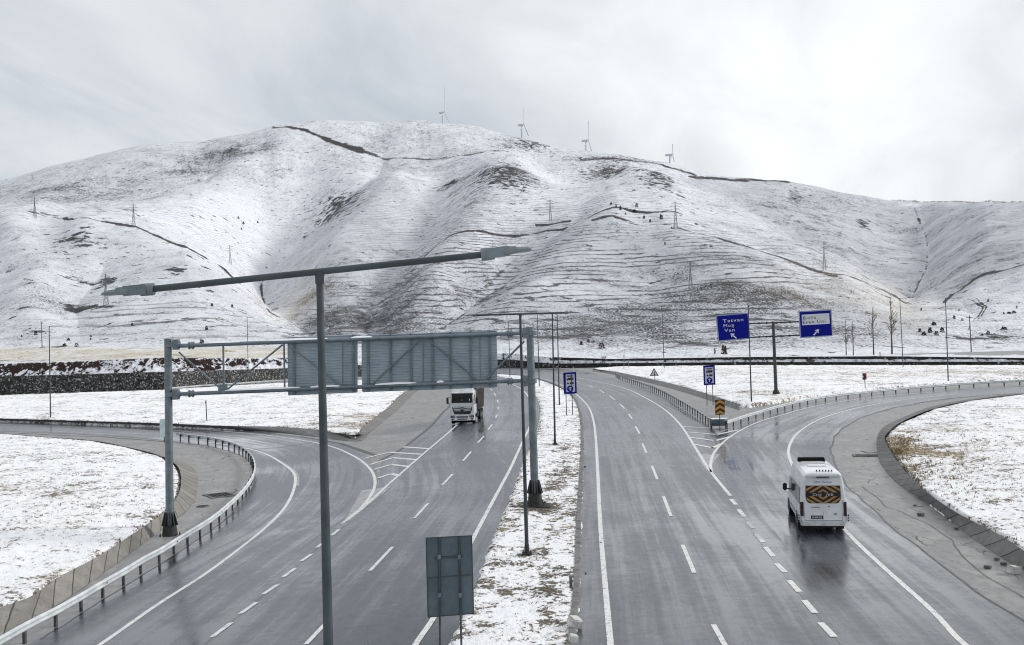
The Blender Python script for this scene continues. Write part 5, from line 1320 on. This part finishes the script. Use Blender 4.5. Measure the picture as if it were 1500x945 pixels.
e_ = MB(); rings = []
for a in np.linspace(0, 2*math.pi, 21):
    rings.append([Vector((math.cos(a)*(.16+.02*math.cos(b)), -.02+.02*math.sin(b), 1.64+math.sin(a)*(.16+.02*math.cos(b)))) for b in np.linspace(0, 2*math.pi, 7)[:-1]])
e_.loft(rings, 0, False)
for k in range(3):
    a = math.pi/2+k*2*math.pi/3; e_.tube((0,-.02,1.64), (math.cos(a)*.155,-.02,1.64+math.sin(a)*.155), .022, .008, 6)
e_.build('emblem', M['chrome'], go)
bu = MB(); bu.loft([[Vector((x_, y_, z)) for x_, y_ in [(-1.25,.5),(-1.22,.05),(-.8,-.05),(.8,-.05),(1.22,.05),(1.25,.5)]] for z in (.42, .47, .95, 1.03)]); bo = bu.build('bumper', M['truckwhite'], trk, 30)
fp_y = -.05
k = MB(); fp(k, [(-.55,.70),(.55,.70),(.62,.84),(-.62,.84)], .012, .03, 0, fp_y); fp(k, [(-.48,.50),(.48,.50),(.52,.60),(-.52,.60)], .012, .03, 0, fp_y); k.build('air_intake', M['plastic'], bo)
k = MB(); fp(k, [(-.26,.60),(.26,.60),(.26,.71),(-.26,.71)], .02, .02, 0, fp_y); pn2 = k.build('number_plate', M['signgrey'], bo)
for s_ in (-1, 1):
    k = MB(); k.loft([[Vector((s_*x_, y_, z)) for x_, y_ in [(.74,-.06),(1.02,-.02),(1.20,.03),(1.18,.12),(.74,.05)]] for z in (.70, .92)]); hl = k.build('headlight', M['plastic'], bo)
    k = MB(); k.tube((s_*.86,-.07,.81), (s_*.86,-.02,.81), .08, n=12); k.tube((s_*1.04,-.05,.81), (s_*1.04,.0,.81), .07, n=12); k.build('lamp_lens', M['lampglass'], hl)
    k = MB(); fp(k, [(s_*.98-.12,.50),(s_*.98+.12,.50),(s_*.98+.12,.62),(s_*.98-.12,.62)], -.02, .03, 0, fp_y); k.build('fog_lamp', M['plastic'], bo)
    mi_ = MB(); mi_.bbox((s_*1.50, .18, 2.42), (.22,.16,.62), .04); mi_.tube((s_*1.22,.3,2.78), (s_*1.5,.2,2.74), .025, n=8); mi_.tube((s_*1.22,.3,2.1), (s_*1.5,.2,2.12), .025, n=8); mi_.build('mirror', M['plastic'], trk)
    k = MB(); k.prism([(.45,2.05),(1.35,2.05),(1.35,2.98),(.62,2.98),(.45,2.6)] if s_ > 0 else [(.45,2.05),(.45,2.6),(.62,2.98),(1.35,2.98),(1.35,2.05)], (s_*1.255,0,0), (0,1,0), (0,0,1), (-s_,0,0), .03); k.build('door_window', M['glass'], cab)
    k = MB(); k.box((s_*1.257, 1.05, 1.9), (.012,.2,.05)); k.build('door_handle', M['plastic'], cab)
    for y_ in (1.05, 5.6, 6.95):
        wheel(trk, s_*1.07, y_, .51, .32 if y_ < 2 else .36, s_)
        a_ = MB(); a_.loft([[Vector((s_*xx, y_+.64*math.cos(a), .51+.64*math.sin(a))) for a in list(np.linspace(.1, math.pi-.1, 12))]+[Vector((s_*xx, y_+.58*math.cos(a), .51+.58*math.sin(a))) for a in list(np.linspace(math.pi-.1, .1, 12))] for xx in (.9, 1.26)]); a_.build('mudguard', M['plastic'], trk)
    k = MB(); k.bbox((s_*1.02, 3.2, .82), (.42,1.3,.6), .06); k.build('fuel_tank', M['chrome'] if s_ < 0 else M['plastic'], trk)
ub_ = MB(); ub_.box((0, .55, .34), (1.9, .5, .34)); ub_.build('underside_shade_box', M['matt'], trk)  # black box added to darken the gap under the bumper
ch_ = MB(); ch_.box((-.42, 4.6, .98), (.1, 6.6, .28)); ch_.box((.42, 4.6, .98), (.1, 6.6, .28)); ch_.box((0,.9,.7), (1.7,1.5,.5)); ch_.build('chassis', M['plastic'], trk)
tb_ = MB(); tb_.loft([[Vector((x_, y_, z)) for x_, z in [(-1.15,1.25),(1.15,1.25),(1.27,zt_),(-1.27,zt_)]] for y_, zt_ in [(2.35,3.15),(2.4,3.45),(8.3,3.45),(8.4,3.3)]])
tbo = tb_.build('tipper_body', M['tipper'], trk)
rb = MB()
for k in range(9):
    for s_ in (-1, 1): rb.box((s_*1.25, 2.5+k*.72, 2.3), (.09,.09,2.2), Matrix.Rotation(s_*.055, 3, 'Y'))
for s_ in (-1, 1): rb.box((s_*1.29, 5.35, 3.47), (.12,6.0,.12))
rb.build('body_rib', M['tarp'], tbo)
tp_ = MB(); tp_.loft([[Vector((x_, y_, z)) for x_, z in [(-1.28,3.53),(1.28,3.53),(.7,zt_),(-.7,zt_)]] for y_, zt_ in [(2.38,3.62),(3.2,3.76),(7.6,3.74),(8.35,3.6)]]); tp_.build('tarpaulin', M['tarp'], tbo)

# ------------------------------------------------------------------ pylons and turbines on the mountain
def pylon(base, hgt, label, wscale=1.0):
    root = empty('pylon', base, random.uniform(-.2, .2), label, 'pylon')
    t = MB(); r0 = hgt*.0042+.03; w0 = hgt*.13*wscale; lv = [0, .2, .38, .54, .68, .8, .9, 1.0]
    def wv(t_): return w0*(1-t_/.68*.8)/2 if t_ < .68 else w0*.2/2*(1-(t_-.68)*1.6)
    cs_ = [[Vector((sx*max(wv(l), .15), sy*max(wv(l), .15), l*hgt-(.5 if l == 0 else 0))) for sx, sy in ((1,1),(1,-1),(-1,-1),(-1,1))] for l in lv]
    for k in range(len(lv)-1):
        for j in range(4):
            t.tube(cs_[k][j], cs_[k+1][j], r0*1.3, n=4); t.tube(cs_[k][j], cs_[k+1][(j+1) % 4], r0*.8, n=4); t.tube(cs_[k+1][j], cs_[k+1][(j+1) % 4], r0*.8, n=4)
    t.build('tower', M['pylon'], root)
    for l, wl in ((.70, .16), (.82, .19), (.93, .13)):
        a = MB()
        for s_ in (-1, 1):
            tip = Vector((s_*wl*hgt, 0, l*hgt)); a.tube(Vector((s_*.2, .1, l*hgt-.1)), tip, r0, n=4); a.tube(Vector((s_*.2, -.1, (l+.05)*hgt)), tip, r0*.8, n=4); a.tube(tip, tip-Vector((0, 0, hgt*.035)), r0, n=4)
        a.build('crossarm', M['pylon'], root)
for (bx, by), ty, lab in [((1012,424),385,'dark lattice pylon on the lower right slope, largest of the pylons'),((1208,396),362,'lattice pylon beside the track above the blue direction signs'),((990,335),296,'lattice pylon on the upper right slope below the rock outcrops'),((807,326),293,'lattice pylon by the track above the end of the near lamp arm'),((338,388),360,'lattice pylon low on the bright snow slope at left'),((196,331),299,'lattice pylon high on the bright snow slope at left'),((51,320),289,'lattice pylon near the left edge at the bend of the track'),((155,447),402,'lattice pylon standing behind the left lamp head')]:
    b = on_mountain(bx, by); h_ = (by-ty)/F*b.y; pylon(b, h_, lab)
def turbine(px, hub, tip, label, rot, base_py):
    c = crest(px); d = c.y+90; hubp = deep(px, hub, d); bl_ = (hub-tip)/F*d
    zb_ = c.z-45; root = empty('wind_turbine', (hubp.x, d, zb_), R(72), label, 'wind turbine', None)
    hz = hubp.z-zb_
    t = MB(); t.tube((0,0,0), (0,0,hz), 3.2, 2.0, 12); t.build('tower', M['turbine'], root, 40)
    n = MB(); n.bbox((0, 2.5, hz+1.5), (4.6, 15, 4.8), .8); n.build('nacelle', M['turbine'], root)
    hb = MB(); hb.tube((0,-5,hz+1.5), (0,-8.5,hz+1.5), 2.4, 1.2, 10); hub_o = hb.build('hub', M['turbine'], root, 40)
    for k in range(3):
        a = R(rot)+k*2*math.pi/3; dv = Vector((math.sin(a), 0, math.cos(a))); b = MB(); pp = Vector((0,-7,hz+1.5)); sd = Vector((math.cos(a), 0, -math.sin(a)))
        rings = []
        for t_, w in ((.0,1.0),(.12,1.9),(.25,2.0),(.6,1.2),(1,.4)):
            q = pp+dv*bl_*t_; rings.append([q-sd*w*.8+Vector((0,.5,0)), q+sd*w*.5+Vector((0,.9,0)), q+sd*w*.5-Vector((0,.9,0)), q-sd*w*.8-Vector((0,.5,0))])
        b.loft(rings); b.build('blade', M['turbine'], hub_o)
for px_, hub, tip, lab, rot in [(648,166,129,'white wind turbine on the summit ridge, leftmost and highest of the four',4),(764,184,160,'second wind turbine from the left on the ridge above the blue shaded slope',2),(858,207,178,'third wind turbine from the left on the falling ridge',5),(981,228,212,'small faint wind turbine, rightmost and lowest on the ridge',3)]:
    turbine(px_, hub, tip, lab, rot, 0)

# ------------------------------------------------------------------ bushes, bare trees, far wood
def bush_mesh(mat, seed):
    rg = random.Random(seed); mb = MB()
    for k in range(130):
        th = rg.uniform(0, 2*math.pi); ph = rg.uniform(0, 1); rr = rg.uniform(.25, 1)**.6
        p = Vector((math.cos(th)*rr*.5*(1-ph*.55), math.sin(th)*rr*.5*(1-ph*.55), ph*1.0*rg.uniform(.75, 1)))
        s_ = rg.uniform(.06, .15); a = Vector((rg.gauss(0, 1), rg.gauss(0, 1), rg.gauss(0, 1))).normalized(); b = a.orthogonal().normalized()
        mb.add([p+a*s_, p+b*s_, p-a*s_*.7, p-b*s_], [(0, 1, 2, 3)])
    mb.tube((0,0,-.2), (0,0,.5), .05, .02, 5)
    return mb
_bm = {}
def bush(px, py, wpx, hpx, label, group, mat='bush'):
    p = on_mountain(px, py); s_ = p.y/F
    key = (mat, random.randint(0, 2))
    if key not in _bm: _bm[key] = bush_mesh(M[mat], hash(key[1])+5)
    mb = MB(); mb.v = _bm[key].v; mb.f = _bm[key].f; mb.m = _bm[key].m
    if isinstance(_bm[key], MB) and not hasattr(_bm[key], 'o'):
        o = mb.build('bush', M[mat]); _bm[key].o = o
    else:
        o = _bm[key].o.copy(); COL.objects.link(o)
        for k_ in ('label', 'category', 'group'):
            if k_ in o: del o[k_]
    o.location = p; o.scale = (wpx*s_, wpx*s_, hpx*s_); o.rotation_euler = (0, 0, random.uniform(0, 6))
    tag(o, label, 'bush', group)
for (px_, py_, w, h_) in [(895,301,4,4),(903,304,3,4),(909,308,4,7),(917,315,3,3),(930,312,8,5),(933,304,6,6),(943,321,4,5),(952,326,4,5),(968,323,6,7),(984,336,3,3),(974,360,4,5)]:
    bush(px_, py_, w, h_, 'small dark conifer in the scatter high on the right slope under the ridge rocks', 'dark conifers high on the right slope')
for (px_, py_, w, h_) in [(349,322,4,4),(357,330,4,4),(354,338,3,4),(378,328,3,3)]:
    bush(px_, py_, w, h_, 'tiny dark bush on the bright snow slope left of the gully', 'tiny bushes left of the gully')
for (px_, py_, w, h_) in [(310,449,5,5),(340,451,5,5),(193,478,5,5),(302,484,5,7),(53,491,6,7),(133,494,4,3),(100,499,6,4),(31,494,3,3),(133,498,3,3)]:
    bush(px_, py_, w, h_, 'small dark bush on the terraced slope above the left stone wall', 'bushes on the left terraced slope')
for (px_, py_, w, h_) in [(94,508,7,5),(112,508,8,6),(282,507,9,6),(296,507,10,10),(243,506,6,5)]:
    bush(px_, py_, w, h_, 'brownish shrub at the foot of the slope above the dry grass strip', 'shrubs above the dry grass strip', 'bushbrown')
for (px_, py_, w, h_) in [(1368,477,9,5),(1348,487,6,6),(1354,492,9,6),(1362,488,8,8),(1372,492,9,7),(1381,487,8,7)]:
    bush(px_, py_, w, h_, 'dark bush in the clump left of the tall right street lamp', 'bush clump near the tall right lamp')
for (px_, py_, w, h_) in [(1397,468,5,6),(1410,471,5,4),(1350,455,3,4),(1447,443,4,4),(1470,461,3,3),(1478,460,7,3),(1486,459,8,4),(1471,484,13,5),(1448,490,7,5),(1439,492,5,3),(1490,452,3,4),(1405,456,3,3)]:
    bush(px_, py_, w, h_, 'low dark bush scattered on the slope around the dirt track', 'bushes around the dirt track')
for (px_, py_, w, h_, lab) in [(851,506,6,6,'left of the two small bushes at the slope foot behind the median'),(862,502,5,6,'right of the two small bushes at the slope foot behind the median'),(881,511,12,9,'largest brown shrub at the slope foot above the inverted triangle'),(1060,519,10,14,'bare brown shrub below the left blue direction sign'),(1048,519,3,9,'thin upright shrub below the left blue direction sign')]:
    bush(px_, py_, w, h_, lab, None, 'bushbrown')
def tree(px, py, top, spread, label, seed):
    rg = random.Random(seed); p = on_mountain(px, py); s_ = p.y/F; Ht = (py-top)*s_; root = empty('bare_tree', p, 0, label, 'tree', None)
    t = MB(); pts_ = [Vector((rg.uniform(-.1, .1)*k/6, rg.uniform(-.1, .1)*k/6, Ht*k/6)) for k in range(7)]; pts_[0].z = -.4
    t.ptube(pts_, [Ht*.016*(1-k/7.5) for k in range(7)], 7); t.build('trunk', M['trunk'], root)
    c = MB()
    def br(p0, d, L, r, lv):
        p1 = p0+d*L*.5+Vector((rg.uniform(-.08, .08), rg.uniform(-.08, .08), .08))*L; p2 = p1+(d+Vector((0, 0, .5))).normalized()*L*.5
        c.tube(p0, p1, r, r*.7, 4, 0, False); c.tube(p1, p2, r*.7, r*.3, 4, 0, False)
        if lv:
            for k in range(4): 
                f = rg.uniform(.3, 1); q = p0.lerp(p1, f*2) if f < .5 else p1.lerp(p2, f*2-1)
                br(q, (d+Vector((rg.gauss(0, .6), rg.gauss(0, .6), rg.uniform(.1, .7)))).normalized(), L*rg.uniform(.35, .6), r*.5, lv-1)
    for k in range(26):
        f = rg.uniform(.33, .98); q = pts_[0].lerp(pts_[-1], f); a = rg.uniform(0, 6.28)
        br(q, Vector((math.cos(a), math.sin(a), rg.uniform(.5, 1.3))).normalized(), spread*s_*(1.15-f)*rg.uniform(.8, 1.4), Ht*.0085*(1.2-f), 2)
    c.build('crown', M['twig'], root)
for px_, py_, top, sp_, lab in [(1240,521,468,8,'leftmost thin bare tree on the snow strip right of the blue signs'),(1250,521,470,8,'slim bare tree close beside the leftmost one'),(1280,520,450,12,'bare tree with pale crown between the slim pair and the tallest'),(1307,519,436,15,'tallest bare tree on the snow strip beside the street lamp')]:
    tree(px_, py_, top, sp_, lab, px_)
fw = MB(); rg = random.Random(3)
for k in range(560):
    px_ = rg.uniform(1305, 1620); c = crest(px_); s_ = c.y/F; x_ = c.x+rg.uniform(-3, 3); y_ = c.y+rg.uniform(-25, 10); h_ = rg.uniform(2.0, 4.5)*s_*.6
    z_ = c.z-1.5-abs(y_-c.y)*.05
    for a in (0, 1.05, 2.1):
        w = h_*.28; fw.add([(x_-w*math.cos(a), y_-w*math.sin(a), z_), (x_+w*math.cos(a), y_+w*math.sin(a), z_), (x_, y_, z_+h_)], [(0, 1, 2)])
tag(fw.build('far_wood', M['bush']), 'line of tiny dark conifers along the flat right hand ridge', 'wood', None, 'stuff')
# utility pole and its wire above the right slope
ub = on_mountain(1423, 516); up = empty('utility_pole', ub, 0, 'wooden utility pole at the foot of the slope by the dirt track', 'utility pole')
ut = deep(1420, 462, ub.y)-ub
mb = MB(); mb.tube((0,0,-.3), ut, .16, .12, 8); mb.build('pole', M['trunk'], up); mb = MB(); mb.tube(ut+Vector((-.9,0,-.6)), ut+Vector((.9,0,-.6)), .08, n=6); mb.build('crossarm', M['trunk'], up)
mb = MB(); w0 = deep(1420, 478, ub.y); w1 = deep(800, 492, ub.y+60); P = [w0.lerp(w1, k/40)-Vector((0,0,4*.9*(k/40)*(1-k/40))) for k in range(41)]
mb.ptube(P, [.035]*41, 4); tag(mb.build('overhead_wire', M['base_dark']), 'thin black overhead wire running left from the wooden utility pole', 'wire')
ub2 = on_mountain(61, 510); up2 = empty('utility_pole', ub2, 0, 'plain thin pole on the dry grass strip at far left', 'utility pole'); ut2 = deep(60.5, 472, ub2.y)-ub2
mb = MB(); mb.tube((0,0,-.3), ut2, .13, .10, 8); mb.build('pole', M['pole_dark'], up2); mb = MB(); mb.tube(ut2+Vector((-.4,0,-.3)), ut2+Vector((.4,0,-.3)), .06, n=6); mb.build('crossarm', M['pole_dark'], up2)

# ------------------------------------------------------------------ dry grass through the snow
gv = MB()
def tufts(n, gen, hmin, hmax):
    pts_ = [gen() for _ in range(n)]; pts_ = [p for p in pts_ if p is not None]
    z = ground_z(np.array([p[0] for p in pts_]), np.array([p[1] for p in pts_]))
    for (x_, y_), zz in zip(pts_, z):
        for k in range(6):
            a = random.uniform(0, 6.28); h_ = random.uniform(hmin, hmax); w = random.uniform(.006, .016)*(1+y_/60); l = random.uniform(.1, .7)*h_
            bx, by = x_+random.gauss(0, .05), y_+random.gauss(0, .05)
            gv.add([(bx-w*math.sin(a), by+w*math.cos(a), zz-.03), (bx+w*math.sin(a), by-w*math.cos(a), zz-.03), (bx+l*math.cos(a), by+l*math.sin(a), zz+h_)], [(0, 1, 2)])
mp = FIELDS[2][0]; mpa = np.array(mp)
def gen_med():
    y_ = random.uniform(28, 105)**1.0; xs = []
    for i in range(len(mp)):
        (x0, y0), (x1, y1) = mp[i], mp[(i+1) % len(mp)]
        if (y0 > y_) != (y1 > y_): xs.append(x0+(x1-x0)*(y_-y0)/(y1-y0))
    if len(xs) < 2: return None
    a, b = min(xs), max(xs); u = random.random(); u = u**2.2*.5 if random.random() < .5 else 1-u**2.2*.5
    return (a+.05+(b-a-.1)*u, y_)
tufts(500, gen_med, .03, .08)
def gen_edge(l, h, spread=1.0):
    P = catmull([at(x_, y_, h) for x_, y_ in l], step=.4)
    def g():
        p = random.choice(P); return (p.x+random.gauss(0, .12), p.y+random.gauss(0, .12))
    return g
tufts(700, gen_edge(F1T[1:15], h1), .03, .11); tufts(450, gen_edge(F5T[:12], h5), .04, .14); tufts(300, gen_edge(F2T[2:16], h2), .05, .16)
def gen_blob(px_, py_, rx, ry):
    def g():
        p = at(px_+random.gauss(0, rx), py_+random.gauss(0, ry), h5); return (p.x, p.y)
    return g
tufts(260, gen_blob(1322, 649, 14, 7), .04, .14); tufts(80, gen_blob(1316, 662, 7, 3), .05, .18); tufts(300, gen_blob(1350, 690, 40, 25), .06, .2); tufts(450, gen_blob(1420, 690, 60, 40), .03, .10)
tufts(300, gen_blob(110, 740, 90, 40), .03, .10)
tag(gv.build('grass', M['grass']), 'dry tan grass poking through the snow along the verges', 'grass', None, 'stuff')

# ------------------------------------------------------------------ light
SUN_AZ, SUN_EL = R(78), R(28)           # to the right of the view, above
sd = Vector((math.sin(SUN_AZ)*math.cos(SUN_EL), math.cos(SUN_AZ)*math.cos(SUN_EL), math.sin(SUN_EL)))
sl_ = bpy.data.lights.new('sun', 'SUN'); sl_.energy = 1.5; sl_.angle = R(11); sl_.color = (1, .965, .92)
so_ = bpy.data.objects.new('sun', sl_); COL.objects.link(so_); so_.rotation_euler = sd.to_track_quat('Z', 'Y').to_euler(); so_.location = (60, 0, 120)
w = bpy.data.worlds.new('World'); scene.world = w; w.use_nodes = True; nt = w.node_tree; nt.nodes.clear()
class WN(NT):
    def __init__(s, t): s.t = t
t = WN(nt); out = t.n('ShaderNodeOutputWorld'); bg = t.n('ShaderNodeBackground'); bg.inputs[1].default_value = .1; t.l(bg.outputs[0], out.inputs[0])
sky = t.n('ShaderNodeTexSky', sky_type='NISHITA'); sky.sun_disc = False; sky.sun_elevation = SUN_EL; sky.sun_rotation = SUN_AZ; sky.air_density = 1.0; sky.dust_density = 2.0
tc = t.n('ShaderNodeTexCoord').outputs['Generated']
sp_ = t.n('ShaderNodeSeparateXYZ'); t.l(tc, sp_.inputs[0])
hgt = t.math('MAXIMUM', sp_.outputs[2], 0.0)
den = t.math('ADD', hgt, .22)
cmb = t.n('ShaderNodeCombineXYZ'); t.l(t.math('DIVIDE', sp_.outputs[0], den), cmb.inputs[0]); t.l(t.math('DIVIDE', sp_.outputs[1], den), cmb.inputs[1])
def rotv(v, ang):
    m_ = t.n('ShaderNodeVectorRotate', rotation_type='Z_AXIS'); t.l(v, m_.inputs['Vector']); m_.inputs['Angle'].default_value = ang; return m_.outputs[0]
cv = rotv(cmb.outputs[0], R(20))
c1 = t.noise(t.scaled(cv, (1.0, .55, 1)), 1.15, 5, .5, .5); c2 = t.noise(t.scaled(cv, (2.2, 1.0, 1)), 1.5, 6, .55, .6)
cl = t.math('ADD', t.math('MULTIPLY', c1, .65), t.math('MULTIPLY', c2, .35))
def glow(az, el, sh):
    v = t.n('ShaderNodeVectorMath', operation='DOT_PRODUCT'); nv = t.n('ShaderNodeVectorMath', operation='NORMALIZE'); t.l(tc, nv.inputs[0]); t.l(nv.outputs[0], v.inputs[0])
    v.inputs[1].default_value = (math.sin(az)*math.cos(el), math.cos(az)*math.cos(el), math.sin(el))
    return t.math('POWER', t.math('MAXIMUM', v.outputs['Value'], 0.0), sh)
g1 = glow(R(20), R(11), 26); g2 = glow(R(14), R(13.5), 110); g3 = glow(R(2), R(17), 90)
lum = t.math('ADD', t.mapr(cl, .34, .66, .56, .84), t.math('ADD', t.math('MULTIPLY', g1, .21), t.math('ADD', t.math('MULTIPLY', g2, .11), t.math('MULTIPLY', g3, .10))))
lum = t.math('MULTIPLY', lum, t.math('ADD', 1.0, t.math('MULTIPLY', t.mapr(hgt, .30, .85), .45)))
lum = t.math('MULTIPLY', lum, 6.7)
tint = t.mix(t.mapr(lum, 3.75, 6.0), (.865,.94,1.04), (.97,.995,1.015))
vm = t.n('ShaderNodeVectorMath', operation='SCALE'); t.l(tint, vm.inputs[0]); t.l(lum, vm.inputs['Scale'])
t.l(t.mix(.93, sky.outputs[0], vm.outputs[0]), bg.inputs[0])

scene.cycles.filter_width = 1.1
scene.view_settings.view_transform = 'Standard'; scene.view_settings.look = 'None'
scene.view_settings.exposure = 0.6; scene.view_settings.gamma = 1.0; scene.view_settings.use_curve_mapping = False
